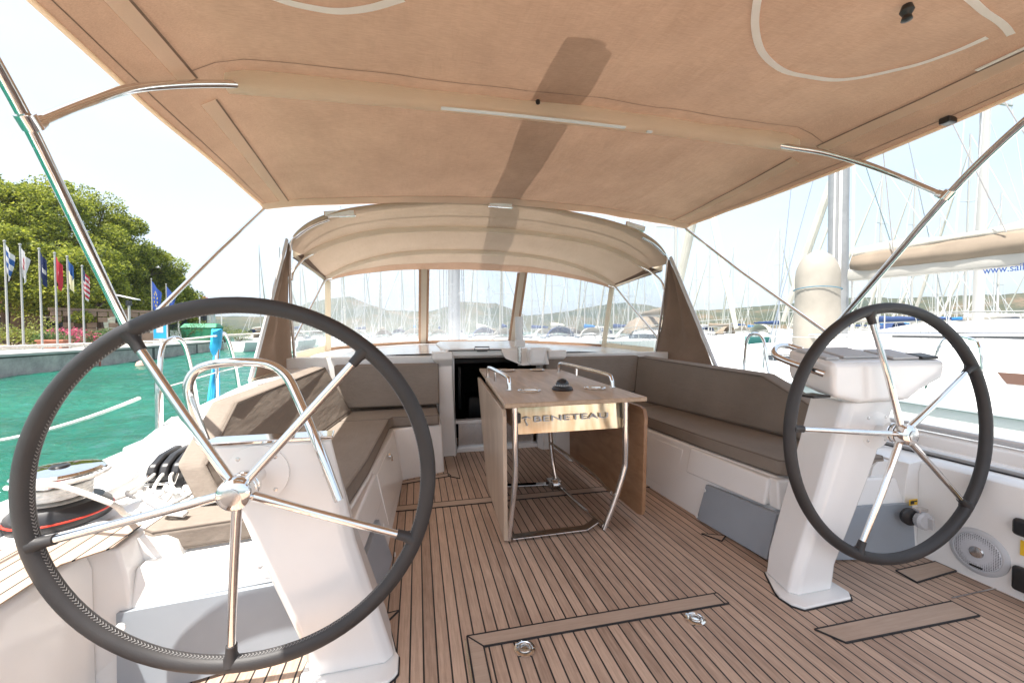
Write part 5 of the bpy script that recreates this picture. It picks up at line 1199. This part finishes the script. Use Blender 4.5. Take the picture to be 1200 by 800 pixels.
def flagpole(px, D, zt, mat, label, fw=.9, fh=1.45, name='flagpole'):
    p = ad(px, D, ZQ); t = thing(name, label, 'flagpole', tuple(p), 0, 'flagpoles on the quay')
    MB().tube([p, Vector((p.x, p.y, zt))], 0, 10, rad=[.05, .038]).lathe([(.0, 0), (.06, .03), (.06, .09), (0, .12)], Vector((p.x, p.y, zt)), (0, 0, 1), 12).build('pole', 'mastfar', t)
    m_ = MB(); nu, nv = 12, 16; rt_ = CR @ Vector((1, 0, 0)); rt_.z = 0; rt_.normalize(); fw_ = Vector((-rt_.y, rt_.x, 0))
    def f(u, v):
        h = zt - .12 - fh * (1 - v); wv = math.sin(u * 9 + v * 3 + px) * .10 * u
        droop = -.75 * fh * u * .62
        return p + rt_ * (.06 + fw * u * (.42 + .35 * v)) + fw_ * (wv) + Vector((0, 0, h - p.z + droop))
    m_.grid(f, nu, nv); o = m_.build('flag', mat, t, sharp=180)
    uv = o.data.uv_layers.new(name='UVMap')
    P0 = [(f(i / nu, j / nv) - p, (i / nu, j / nv)) for j in range(nv + 1) for i in range(nu + 1)]
    for lp in o.data.loops:
        co = o.data.vertices[lp.vertex_index].co; uv.data[lp.index].uv = min(P0, key=lambda q_: (q_[0] - co).length_squared)[1]
    return t
for px, D, ty, mt, lab in ((9, 21.2, 283, 'flag_bluewhite', 'leftmost flagpole with hanging blue and white striped flag'), (27, 21.6, 287, 'flag_whitered', 'second flagpole from the left with white flag with red emblem'),
                           (49, 22.2, 292, 'flag_navy', 'third flagpole from the left with dark navy and white flag'), (67, 22.8, 297, 'flag_red', 'fourth flagpole from the left with plain red flag'),
                           (81.5, 23.4, 301, 'flag_blueyellow', 'fifth flagpole from the left with pale yellow and blue flag'), (98.5, 24.2, 312, 'flag_stripes', 'sixth flagpole from the left with red and white striped flag'),
                           (179, 34, 327, 'flag_bluestars', 'taller flagpole with blue starred flag right of the street lamp'), (196, 36, 333, 'flag_bluestars', 'flagpole with narrow blue starred flag beside the white building')):
    D_ = ray(px, 388); zt = CO.z + (388 - ty) * D / FPX
    flagpole(px, D, zt, mt, lab, *((.95, 2.2) if px > 150 else (.48, 1.35)))
# street lamps, poster, bins, buoy
p = ad(152, 28, ZQ); t = thing('street_lamp', 'street lamp with flat pale head on the quay left of the blue flags', 'street lamp', tuple(p), 0, 'street lamps on the quay')
zt = CO.z + (388 - 350) * 28 / FPX
MB().tube([p, Vector((p.x, p.y, zt - .1))], .07, 10).build('lamp_pole', 'mastfar', t)
MB().box(p.x - .12, p.x + .12, p.y - .12, p.y + .12, zt - .42, zt - .06).build('lamp_lantern', 'glassdark', t)
MB().slab([(p.x - .75, p.y - .3, zt + .28), (p.x + .55, p.y - .3, zt - .04), (p.x + .55, p.y + .3, zt - .04), (p.x - .75, p.y + .3, zt + .28)], (0, 0, .07)).build('lamp_head', 'gelcoat_far', t, bevel=.02)
p = ad(247, 46, ZQ - .3); t = thing('street_lamp', 'thin lamp post with small round head right of the green container', 'street lamp', tuple(p), 0, 'street lamps on the quay')
MB().tube([p, p + Vector((0, 0, 3.9))], .07, 8).build('lamp_pole', 'mastfar', t); MB().lathe([(0, 0), (.22, .05), (.25, .2), (.1, .35), (0, .36)], p + Vector((0, 0, 3.85)), (0, 0, 1), 12).build('lamp_head', 'speakergrey', t)
p = ad(188, 35, ZQ); t = thing('poster_stand', 'blue and white poster stand on the quay', 'poster stand', tuple(p))
MB().box(p.x - .55, p.x + .55, p.y - .06, p.y + .06, p.z + .3, p.z + 2.5).tube([p + Vector((0, 0, 0)), p + Vector((0, 0, .4))], .08, 8).build('poster_frame', 'gelcoat_far', t, bevel=.01)
MB().box(p.x - .48, p.x + .48, p.y - .075, p.y - .061, p.z + .4, p.z + 2.4).build('poster_face', 'blue_cloth', t)
MB().box(p.x - .25, p.x + .25, p.y - .085, p.y - .076, p.z + .9, p.z + 1.5).build('poster_print', 'gelcoat_far', t)
p = ad(165, 22.2, WZ); t = thing('mooring_buoy', 'small pinkish mooring buoy floating beside the quay', 'buoy', tuple(p))
MB().lathe([(0, -.2), (.22, -.12), (.28, .05), (.22, .22), (.08, .30), (0, .31)], p, (0, 0, 1), 20).build('buoy_float', simple('buoy_pink', (.62, .34, .27), .5), t); MB().tube([p + Vector((.03 * math.cos(a) * 2, 0, .33 + .05 * math.sin(a))) for a in [i * PI / 6 for i in range(12)]], .012, 6, closed=True).build('buoy_ring', 'brushed', t)
p = ad(31 + 5, 20.2, WZ); t = thing('quay_ladder', 'rusty red vertical ladder post on the quay wall at the left', 'ladder', (-18.05, 20.2, WZ))
lx = -18.0 + .12; ly = ad(52, 21.5, 0).y
for d_ in (0,): MB().tube([(lx, ly, -1.1), (lx, ly, .15)], .05, 8).build('ladder_rail', simple('rust', (.30, .09, .06), .8), t)
# parasol and sun shelter behind left quay omitted: nothing visible

# ================================================================= generic moored yachts
def hull_pts(t, L, Bm, Fb):
    w = Bm / 2 * (1 - max(0, (t - .45) / .55) ** 2.3) * (.80 + .20 * min(1, t / .35)); w = max(w, .03)
    sh = Fb * (1 + .28 * t * t); x = -L / 2 + L * t + .05 * L * max(0, t - .8)
    return x, w, sh
def build_yacht(name, L, Bm, Fb, mastH, hullm, coverm, label, jib='coverwhite', hood='covertan', far=True, group=None, detail=1):
    t = thing(name, label, 'sailing boat', (0, 0, 0), 0, group)
    rr = []
    for i in range(15):
        k = i / 14; x, w_, sh = hull_pts(k, L, Bm, Fb)
        xs = lambda z_: x + (z_ / sh) * .06 * L * max(0, k - .85)
        rr.append([(x, 0, -.3), (x, w_ * .75, -.05), (xs(sh * .5), w_ * .95, sh * .5), (xs(sh), w_, sh), (xs(sh), w_ * .96, sh + .04), (xs(sh), w_ * .9, sh), (xs(sh), -w_ * .9, sh), (xs(sh), -w_ * .96, sh + .04), (xs(sh), -w_, sh), (xs(sh * .5), -w_ * .95, sh * .5), (x, -w_ * .75, -.05)])
    MB().rings(rr).build('hull', hullm, t, sharp=40)
    rr = []
    for k, h_ in ((.30, .35), (.36, .55), (.55, .50), (.68, .32), (.76, .05)):
        x, w_, sh = hull_pts(k, L, Bm, Fb); w_ = w_ * .68
        rr.append([(x, -w_, sh - .02), (x, -w_ * .86, sh + h_ * .8), (x, -w_ * .6, sh + h_), (x, w_ * .6, sh + h_), (x, w_ * .86, sh + h_ * .8), (x, w_, sh - .02)])
    MB().rings(rr).build('cabin', 'gelcoat_far', t, sharp=40)
    wd = MB()
    for s in (-1, 1):
        P, Q = [], []
        for k, h_ in ((.38, .53), (.55, .50), (.66, .36)):
            x, w_, sh = hull_pts(k, L, Bm, Fb); w_ = w_ * .68
            P.append(Vector((x, s * (w_ * .97 + .012), sh + h_ * .28))); Q.append(Vector((x, s * (w_ * .89 + .012), sh + h_ * .68)))
        wd.rings([[p, q_, q_ + Vector((0, -s * .02, 0)), p + Vector((0, -s * .02, 0))] for p, q_ in zip(P, Q)])
    wd.build('cabin_window', 'glassdark', t)
    xm, wm, shm = hull_pts(.60, L, Bm, Fb); zb_ = shm + .45
    MB().tube([(xm, 0, shm), (xm - .1, 0, mastH)], 0, 10, rad=[.11, .075], flat=.7).build('mast', 'mastfar', t)
    bl_ = L * .36; bz_ = zb_ + .75
    MB().tube([(xm - .15, 0, bz_), (xm - bl_, 0, bz_ + .1)], .07, 8).build('boom', 'mastfar', t)
    rr = []
    for i in range(12):
        k = i / 11; x = xm - .12 - (bl_ - .1) * k; h_ = .52 - .34 * k + .03 * math.sin(i * 2.3); w_ = .15 - .03 * k
        rr.append([(x, w_ * math.cos(a), bz_ + .02 + .1 * k + h_ * .45 + h_ * .5 * math.sin(a)) for a in [j * PI / 5 for j in range(10)]])
    MB().rings(rr).build('sail_cover', coverm, t, sharp=60)
    bow = hull_pts(1, L, Bm, Fb); a = Vector((bow[0] - .35, 0, bow[2] + .3)); b_ = Vector((xm - .02, 0, mastH * .93))
    MB().tube([a, a.lerp(b_, .15), a.lerp(b_, .5), b_], 0, 8, rad=[.07, .125, .10, .03]).build('furled_sail', jib, t)
    rg = MB(); r_ = .014 if far else .007
    st_ = hull_pts(.02, L, Bm, Fb)
    rg.tube([(st_[0], 0, st_[2]), (xm - .1, 0, mastH)], r_, 4)
    for s in (-1, 1):
        x1, w1, s1 = hull_pts(.57, L, Bm, Fb)
        rg.tube([(x1, s * w1, s1), (xm - .1, s * .9, mastH * .42), (xm - .1, s * .65, mastH * .70), (xm - .1, 0, mastH * .96)], r_, 4)
        rg.tube([(x1 - .3, s * w1, s1), (xm, 0, mastH * .42)], r_, 4)
    rg.build('rigging', 'speakergrey', t)
    for hgt, wd_ in ((.42, .9), (.70, .65)):
        MB().tube([(xm - .1, -wd_, mastH * hgt), (xm - .05, 0, mastH * hgt - .03), (xm - .1, wd_, mastH * hgt)], .035, 6).build('spreader', 'mastfar', t)
    # sprayhood and rails
    x0, w0, s0 = hull_pts(.33, L, Bm, Fb)
    rr = [[(x0 + dx, w0 * .66 * math.cos(a_), s0 + .4 + hh_ * math.sin(a_)) for a_ in [j * PI / 8 for j in range(9)]] for dx, hh_ in ((-.35, .95), (.2, .95), (.9, .35))]
    MB().rings(rr, False, False).build('sprayhood', hood, t, sharp=60)
    rl = MB()
    for s in (-1, 1):
        P = []
        for k in (0.01, .2, .4, .6, .8, .97):
            x, w_, sh = hull_pts(k, L, Bm, Fb); P.append(Vector((x, s * w_ * .94, sh + .65))); rl.tube([(x, s * w_ * .94, sh), P[-1]], .018, 5)
        rl.tube(P, .014, 5)
    x, w_, sh = hull_pts(.01, L, Bm, Fb); rl.tube([(x, -w_ * .94, sh + .65), (x, w_ * .94, sh + .65)], .02, 5)
    rl.build('rail', 'mastfar', t)
    return t
protos = [build_yacht('moored_yacht', 11.5, 3.7, 1.15, 14.5, 'gelcoat_far', 'covernavy', '', hood='coverwhite', group='sailing boats moored in the far rows'),
          build_yacht('moored_yacht', 12.5, 3.9, 1.25, 16.5, 'gelcoat_far', 'coverwhite', '', hood='covernavy', group='sailing boats moored in the far rows'),
          build_yacht('moored_yacht', 10.2, 3.3, 1.05, 12.8, 'gelcoat_far', 'covertan', '', hood='covertan', group='sailing boats moored in the far rows'),
          build_yacht('moored_yacht', 11.0, 3.5, 1.2, 13.6, 'hullblue', 'covernavy', '', hood='coverwhite', group='sailing boats moored in the far rows'),
          build_yacht('moored_yacht', 12.0, 3.9, 1.2, 15.5, 'gelcoat_far', 'coverblue', '', hood='coverwhite', group='sailing boats moored in the far rows')]
used = set(); nb = 0
KIND = ['white boat with navy sail cover', 'white boat with white sail cover', 'small boat with tan covers', 'teal hulled sailing boat', 'white boat with bright blue sail cover']
def moor(k, px, D, hdg, where, sc=1.0):
    global nb
    o = protos[k]
    if k in used: o = copy_tree(protos[k])
    used.add(k); p = ad(px, D, WZ); o.location = p; o.rotation_euler = (0, 0, R_(hdg)); o.scale = (sc,) * 3
    o['label'] = KIND[k] + ' ' + where; nb += 1; return o
rnd = random.Random(5)
R1 = [(3, 905, 46, 8, 'nearest in the gap between sprayhood and right wheel'), (0, 862, 60, 70, 'left of the teal hulled boat'), (2, 838, 52, 100, 'just right of the sprayhood wing'), (1, 930, 70, 80, 'behind the teal hulled boat'),
      (4, 880, 85, 75, 'in the second row over the right backrest'), (2, 850, 100, 60, 'far back over the right backrest'), (0, 945, 105, 95, 'far back left of the upright white bag'), (1, 820, 75, 85, 'half hidden by the sprayhood wing'),
      (1, 1010, 34, 100, 'under the neighbouring boom, right of the big mast'), (0, 1050, 30, 96, 'just above the right wheel rim'), (4, 1085, 33, 80, 'under the neighbouring boom at the right wheel top'), (2, 1115, 38, 105, 'right of the top of the right wheel'),
      (1, 1150, 29, 70, 'near the right edge under the boom lettering'), (0, 1190, 36, 100, 'at the right edge below the boom lettering'), (4, 1040, 55, 75, 'in the second row above the right wheel'), (1, 1075, 60, 110, 'in the second row left of the leaning spars'),
      (2, 1130, 58, 80, 'in the second row right of the right wheel top'), (3, 1175, 64, 100, 'in the second row near the right edge'), (0, 1000, 75, 85, 'far back beside the big neighbouring mast'), (1, 1100, 90, 95, 'far back above the right wheel'),
      (2, 1060, 95, 70, 'far back left above the right wheel'), (4, 1160, 92, 85, 'far back near the right edge'), (0, 1215, 70, 80, 'cut by the right edge of the view')]
for k, px, D, hd, wh_ in R1: moor(k, px, D, hd, wh_)
R2 = [(1, 400, 38, 95, 'leftmost in the left sprayhood window'), (0, 425, 50, 80, 'seen through the left sprayhood window'), (2, 448, 44, 100, 'seen through the left window near its middle'), (1, 470, 62, 85, 'seen through the left window, far back'), (4, 486, 40, 90, 'seen through the left window at its right end'),
      (0, 515, 52, 85, 'seen through the middle window left of our mast'), (1, 562, 40, 95, 'seen through the middle window right of our mast'), (0, 590, 34, 82, 'seen through the middle window at its right end'), (2, 575, 66, 100, 'seen through the middle window far back'),
      (0, 628, 42, 100, 'seen through the right window at its left end'), (1, 650, 34, 85, 'seen through the right window left of its middle'), (2, 668, 52, 95, 'seen through the right window near its middle'), (4, 688, 40, 80, 'seen through the right window at its right end'), (1, 700, 60, 105, 'seen through the right window far back'),
      (0, 725, 36, 90, 'seen through the crumpled right side pane'), (2, 745, 30, 100, 'seen through the right side pane near the hoop'), (1, 760, 48, 85, 'seen through the right side pane far back'),
      (1, 303, 55, 95, 'beyond the quay end, left of the sprayhood'), (2, 322, 42, 60, 'beside the left sprayhood wing'), (0, 350, 44, 90, 'seen through the left side pane'), (2, 372, 60, 100, 'seen through the left side pane far back'), (1, 535, 80, 95, 'far behind our own mast')]
for k, px, D, hd, wh_ in R2: moor(k, px, D, hd, wh_, .85)
# pontoon far right
pn_ = MB(); a, b_ = ad(800, 40, WZ), ad(1300, 24, WZ)
d_ = (b_ - a).normalized(); nr = Vector((-d_.y, d_.x, 0))
pn_.prism([a - nr, b_ - nr, b_ + nr, a + nr], [p + Vector((0, 0, .5)) for p in (a - nr, b_ - nr, b_ + nr, a + nr)]); t = pn_.build('pontoon', 'paving', None, bevel=.03); lone(t, a); tag(t, 'low grey floating pontoon running behind the neighbouring yacht', 'pontoon')
M['brownglass'] = simple('brown_window', (.09, .05, .035), .15)
# ================================================================= the neighbouring yacht alongside
nb_ = thing('neighbouring_yacht', 'large white yacht moored alongside on the right with wide deck and cabin', 'yacht', (6.5, 3, WZ))
def nh(y):
    t = (y + 6) / 17.0
    return 2.15 * (1 - max(0, (t - .5) / .5) ** 2.4) * (.86 + .14 * min(1, t / .3)) + .02
rr = []
for i in range(24):
    y = -6 + 17 * i / 23; w_ = nh(y); zt = .37 + .0 * y + .012 * max(0, y - 3) ** 1.4
    rr.append([(6.55 - w_ * .55, y, -1.4), (6.55 - w_ * .93, y, -.7), (6.55 - w_ * .985, y, zt - .30), (6.55 - w_, y, zt), (6.55 - w_ * .985, y, zt + .05), (6.55 - w_ * .96, y, zt + .055), (6.55 - w_ * .94, y, zt + .02), (6.55 + w_ * .94, y, zt + .02), (6.55 + w_ * .96, y, zt + .055), (6.55 + w_, y, zt), (6.55 + w_ * .93, y, -.7), (6.55 + w_ * .55, y, -1.4)])
MB().rings(rr).build('hull', 'gelcoat', nb_, sharp=40)
st_ = MB()
st_.rings([[(6.55 - nh(y) * 1.0 - o_, y, (.37 + .012 * max(0, y - 3) ** 1.4) - z_) for o_, z_ in ((.004, .02), (.022, .03), (.022, .05), (.004, .06))] for y in [-6 + 17 * i / 23 for i in range(24)]])
st_.build('rubbing_strake', 'speakergrey', nb_)
rr = []
for y, w_, h_ in ((-1.2, 1.45, .42), (-.6, 1.5, .58), (2.0, 1.5, .62), (4.5, 1.35, .60), (6.5, 1.05, .46), (8.2, .7, .25), (9.0, .4, .05)):
    z0 = .38; rr.append([(6.55 - w_, y, z0), (6.55 - w_ * .93, y, z0 + h_ * .7), (6.55 - w_ * .78, y, z0 + h_), (6.55 + w_ * .78, y, z0 + h_), (6.55 + w_ * .93, y, z0 + h_ * .7), (6.55 + w_, y, z0)])
MB().rings(rr).build('cabin', 'gelcoat', nb_, bevel=.03, sharp=40)
hw = MB(); hw.slab([(5.085, 1.75, .55), (5.085, 2.75, .55), (5.135, 2.85, .66), (5.135, 1.65, .66)], (-.012, 0, 0)).build('cabin_window', 'brownglass', nb_, bevel=.01)
for y0, y1 in ((3.4, 4.6), (4.9, 5.8)): MB().slab([(5.13, y0, .58), (5.20, y1, .58), (5.24, y1, .70), (5.17, y0, .70)], (-.012, 0, 0)).build('cabin_window', 'glassdark', nb_, bevel=.01)
MB().tube([(5.28, -.4, 1.03), (5.28, .8, 1.05), (5.28, 3.8, 1.05), (5.45, 5.5, 1.02)], .02, 8).build('grab_rail', 'chrome', nb_)
MB().box(5.6, 7.5, 2.2, 3.2, 1.0, 1.03).box(5.9, 7.2, 3.6, 4.3, .99, 1.03).build('deck_hatch', 'glassdark', nb_, bevel=.01)
# mast, boom, cover with lettering
MB().tube([(6.55, 5.55, .9), (6.55, 5.6, 6), (6.55, 5.65, 15)], 0, 24, rad=[.17, .165, .13], flat=.8).build('mast', 'mastgrey', nb_)
MB().tube([(6.40, 5.42, .9), (6.42, 5.45, 7), (6.45, 5.55, 14)], .022, 6).tube([(6.36, 5.50, .9), (6.38, 5.50, 9), (6.45, 5.55, 14)], .012, 6).tube([(6.62, 5.36, .9), (6.6, 5.45, 14)], .018, 6).build('halyards', 'rope', nb_)
g0, g1 = Vector((6.5, 5.30, 2.03)), Vector((6.5, -1.2, 1.87))
rr = []
for i in range(20):
    c = g0.lerp(g1, i / 19); rr.append([c + Vector((dx, 0, dz)) for dx, dz in ((-.09, -.10), (-.11, -.02), (-.09, .10), (.09, .10), (.11, -.02), (.09, -.10))])
bm_ = MB().rings(rr).build('boom', 'boomcream', nb_, bevel=.02)
rr = []
for i in range(60):
    k = i / 59; c = g0.lerp(g1, k * .97 + .005); h_ = .30 + .02 * math.sin(k * 30) - .03 * k; w_ = .17 + .012 * math.sin(k * 43) + .02 * noise.noise(Vector((k * 25, 0, 0)))
    if i < 3: w_ *= .55 + .15 * i
    ring_ = []
    for j in range(18):
        a = 2 * PI * j / 18; rdl = 1 + .09 * noise.noise(Vector((k * 22 + math.sin(a), a * 1.3, 4)))
        zz = math.sin(a); ring_.append(c + Vector((w_ * math.cos(a) * rdl * (1 if zz < .3 else .8), 0, .17 + h_ * .62 * zz * rdl * (.85 if zz < 0 else .95))))
    rr.append(ring_)
MB().rings(rr).build('sail_cover', 'covertan', nb_, sharp=70)
rr = []
for i in range(40):
    k = i / 39; c = g0.lerp(g1, k * .96 + .01); h_ = .05 + .03 * math.sin(k * 21) + .03 * noise.noise(Vector((k * 14, 2, 0)))
    rr.append([c + Vector((.07 * math.cos(a), 0, .36 + (h_ + .03) * math.sin(a) )) for a in [j * PI / 5 for j in range(10)]])
MB().rings(rr).build('furled_sail', 'coverwhite', nb_, sharp=60)
oz = Vector((6.36, 3.78, 1.955))
o = ax(1152, 318.5, 6.385); e = ax(1200, 313.5, 6.385)
text_fit('boom_lettering', 'www.sail', (Vector((0, o.y, 0)) - Vector((0, e.y, 0))).length * 1.0, .088, 'bluenavy', nb_, Vector((6.385, o.y, o.z - .03)), (0, -1, (e.z - o.z) / (o.y - e.y)), (0, 0, 1), .004)
# lazy jacks, shrouds, topping lift
lj = MB()
for y_ in (4.6, 3.4, 2.0): lj.tube([(6.36, y_, 2.30), (6.45, 5.2, 7.5)], .008, 5)
lj.tube([(6.5, 2.9, 2.3), (6.55, 5.4, 9)], .008, 5).build('lazy_jack', 'rope_grey', nb_)
sh = MB()
for s in (-1, 1): sh.tube([(6.55 + s * 2.0, 5.0, .4), (6.55 + s * 1.0, 5.4, 5.5), (6.55, 5.62, 14)], .008, 5); sh.tube([(6.55 + s * 1.9, 5.3, .4), (6.55, 5.6, 5.4)], .008, 5)
sh.tube([(6.55, -5.8, .4), (6.55, 5.65, 15)], .008, 5); sh.build('shrouds', 'brushed', nb_)
MB().tube([(6.55, 10.6, .8), (6.55, 10.3, 1.6), (6.55, 8.0, 8), (6.55, 5.8, 13.8)], 0, 10, rad=[.05, .12, .11, .04]).build('furled_foresail', 'coverwhite', nb_)
for i, (y0, z0) in enumerate(((-.2, .42), (1.45, .42), (2.62, .42), (5.2, .45))):
    x_ = 6.55 - nh(y0) * .95
    MB().tube([(x_, y0, z0), (x_, y0 + .03, z0 + .50), (x_, y0 + .12, z0 + .60), (x_, y0 + .26, z0 + .60), (x_, y0 + .34, z0 + .50), (x_ + .05, y0 + .48, z0)], .013, 8, smooth=4).build('guard_hoop', 'chrome', nb_)
MB().tube([(6.55 - nh(y_) * .95, y_, 1.0) for y_ in (-5, -.1, 1.6, 2.8, 5.4, 8, 10)], .005, 6).tube([(6.55 - nh(y_) * .95, y_, .72) for y_ in (-5, -.1, 1.6, 2.8, 5.4, 8, 10)], .005, 6).build('lifeline', 'rope', nb_)
MB().box(4.72, 4.80, 1.95, 2.4, .44, .50).tube([(4.70, 1.6, .47), (4.8, 2.0, .52), (4.72, 2.3, .50)], .02, 8).build('deck_cleat', 'brushed', nb_)
# upright bag
bp = ad(957, 6.6, .40)
bg_ = thing('upright_bag', 'tall pale canvas-covered bundle standing upright on the neighbouring deck with teal strap', 'covered bundle', (bp.x, bp.y, .38))
rr = []; ztop = CO.z + (388 - 296) * 6.6 / FPX
for i in range(26):
    k = i / 25; z_ = .38 + (ztop - .38) * k; w_ = (.385 - .06 * k) * (1 if k < .80 else math.sqrt(max(.0, 1 - ((k - .80) / .205) ** 2)))
    rr.append([Vector((bp.x, bp.y, z_)) + Vector((w_ * math.cos(a), w_ * .8 * math.sin(a), 0)) * (1 + .06 * noise.noise(Vector((math.cos(a) * 1.5, math.sin(a) * 1.5, z_ * 2.2)))) for a in [j * PI / 12 for j in range(24)]])
MB().rings(rr).build('canvas_bundle', 'bagcream', bg_, sharp=80)
zs = CO.z + (388 - 340) * 6.6 / FPX
MB().tube([Vector((bp.x + .36 * math.cos(a), bp.y + .30 * math.sin(a), zs + .015 * math.sin(a * 2))) for a in [j * PI / 16 for j in range(32)]], .007, 6, closed=True).build('strap', 'rope_blue', bg_)
MB().tube([(bp.x + .3, bp.y, zs), (6.4, 5.45, zs + .05)], .010, 6).build('strap_end', 'rope_blue', bg_)
# second neighbour spars crossing behind the boom
sb = build_yacht('second_neighbour', 13, 4.1, 1.5, 17.5, 'gelcoat_far', 'coverwhite', 'white yacht lying beyond the neighbouring yacht, its mast out of view', far=False)
sb.location = (12.6, 5.5, WZ); sb.rotation_euler = (0, 0, R_(94))
for c_ in list(sb.children):
    if c_.name.split('.')[0] in ('cabin_window', 'sprayhood', 'boom', 'sail_cover'): bpy.data.objects.remove(c_)
sd = build_yacht('forward_neighbour', 12, 3.9, 1.3, 16.0, 'gelcoat_far', 'covertan', 'white yacht with bow towards us beyond the right backrest', far=False)
sd.location = (11.2, 17.5, WZ); sd.rotation_euler = (0, 0, R_(-100))
# aft-ward world behind the camera so that chrome has something to mirror
for o_ in bpy.data.objects:
    pass
# ================================================================= camera, light, world
cd = bpy.data.cameras.new('camera'); cam = bpy.data.objects.new('camera', cd); COL.objects.link(cam)
cd.sensor_width = 36; cd.lens = FPX / 1200 * 36; cd.clip_start = .02; cd.clip_end = 8000
mw = Matrix(((CR[0][0], -CR[0][1], -CR[0][2], CO.x), (CR[1][0], -CR[1][1], -CR[1][2], CO.y), (CR[2][0], -CR[2][1], -CR[2][2], CO.z), (0, 0, 0, 1)))
cam.matrix_world = mw; SC.camera = cam
SUN = Vector((-.363, -.30, 1)).normalized()
ld = bpy.data.lights.new('sun', 'SUN'); ld.energy = 4.8; ld.angle = R_(.5); ld.color = (1, .955, .89)
so_ = bpy.data.objects.new('sun', ld); COL.objects.link(so_); so_.rotation_euler = (-SUN).to_track_quat('-Z', 'Y').to_euler()
w = bpy.data.worlds.new('World'); SC.world = w; w.use_nodes = True; nt = w.node_tree
bg = nt.nodes.get('Background') or nt.nodes.new('ShaderNodeBackground')
sk = nt.nodes.new('ShaderNodeTexSky'); sk.sky_type = 'NISHITA'; sk.sun_disc = False
sk.sun_elevation = math.asin(SUN.z); sk.sun_rotation = math.atan2(SUN.x, SUN.y)
sk.altitude = 0; sk.air_density = 1.0; sk.dust_density = 5.0; sk.ozone_density = 1.0
mx = nt.nodes.new('ShaderNodeMix'); mx.data_type = 'RGBA'; tcw = nt.nodes.new('ShaderNodeTexCoord')
mpw = nt.nodes.new('ShaderNodeMapping'); mpw.inputs['Scale'].default_value = (1, 1, 3.2); nw = nt.nodes.new('ShaderNodeTexNoise'); nw.inputs['Scale'].default_value = 1.6; nw.inputs['Detail'].default_value = 6
nt.links.new(tcw.outputs['Generated'], mpw.inputs['Vector']); nt.links.new(mpw.outputs[0], nw.inputs['Vector'])
rw = nt.nodes.new('ShaderNodeValToRGB'); rw.color_ramp.elements[0].position = .30; rw.color_ramp.elements[0].color = (.34, .34, .34, 1); rw.color_ramp.elements[1].position = .72; rw.color_ramp.elements[1].color = (.70, .70, .70, 1)
nt.links.new(nw.outputs['Fac'], rw.inputs['Fac']); nt.links.new(rw.outputs['Color'], mx.inputs[0])
nt.links.new(sk.outputs[0], mx.inputs[6]); mx.inputs[7].default_value = (3.1, 3.65, 4.15, 1)     # thin high haze over the blue
nt.links.new(mx.outputs[2], bg.inputs['Color']); bg.inputs['Strength'].default_value = .15
SC.view_settings.view_transform = 'Standard'; SC.view_settings.look = 'None'; SC.view_settings.exposure = EXPO; SC.view_settings.gamma = 1
SC.cycles.max_bounces = 8; SC.cycles.transparent_max_bounces = 16; SC.cycles.volume_bounces = 0; SC.cycles.diffuse_bounces = 5; SC.cycles.glossy_bounces = 5
SC.cycles.sample_clamp_indirect = 8

HZ = True
if HZ:
    hb_ = MB().box(-2050, 2050, -1250, 2250, -3.2, 240); m, nt2, b = nmat('sea_air_haze'); nt2.nodes.remove(b)
    pv = nn(nt2, 'ShaderNodeVolumePrincipled'); pv.inputs['Color'].default_value = (.86, .93, 1, 1); pv.inputs['Density'].default_value = .00018; pv.inputs['Anisotropy'].default_value = .2
    lk(nt2, pv.outputs[0], nt2.nodes['Material Output'].inputs['Volume']); M['haze'] = m
    o = hb_.build('haze', 'haze', None, flat=True); o['kind'] = 'stuff'; o['label'] = 'thin pale sea haze over the harbour'
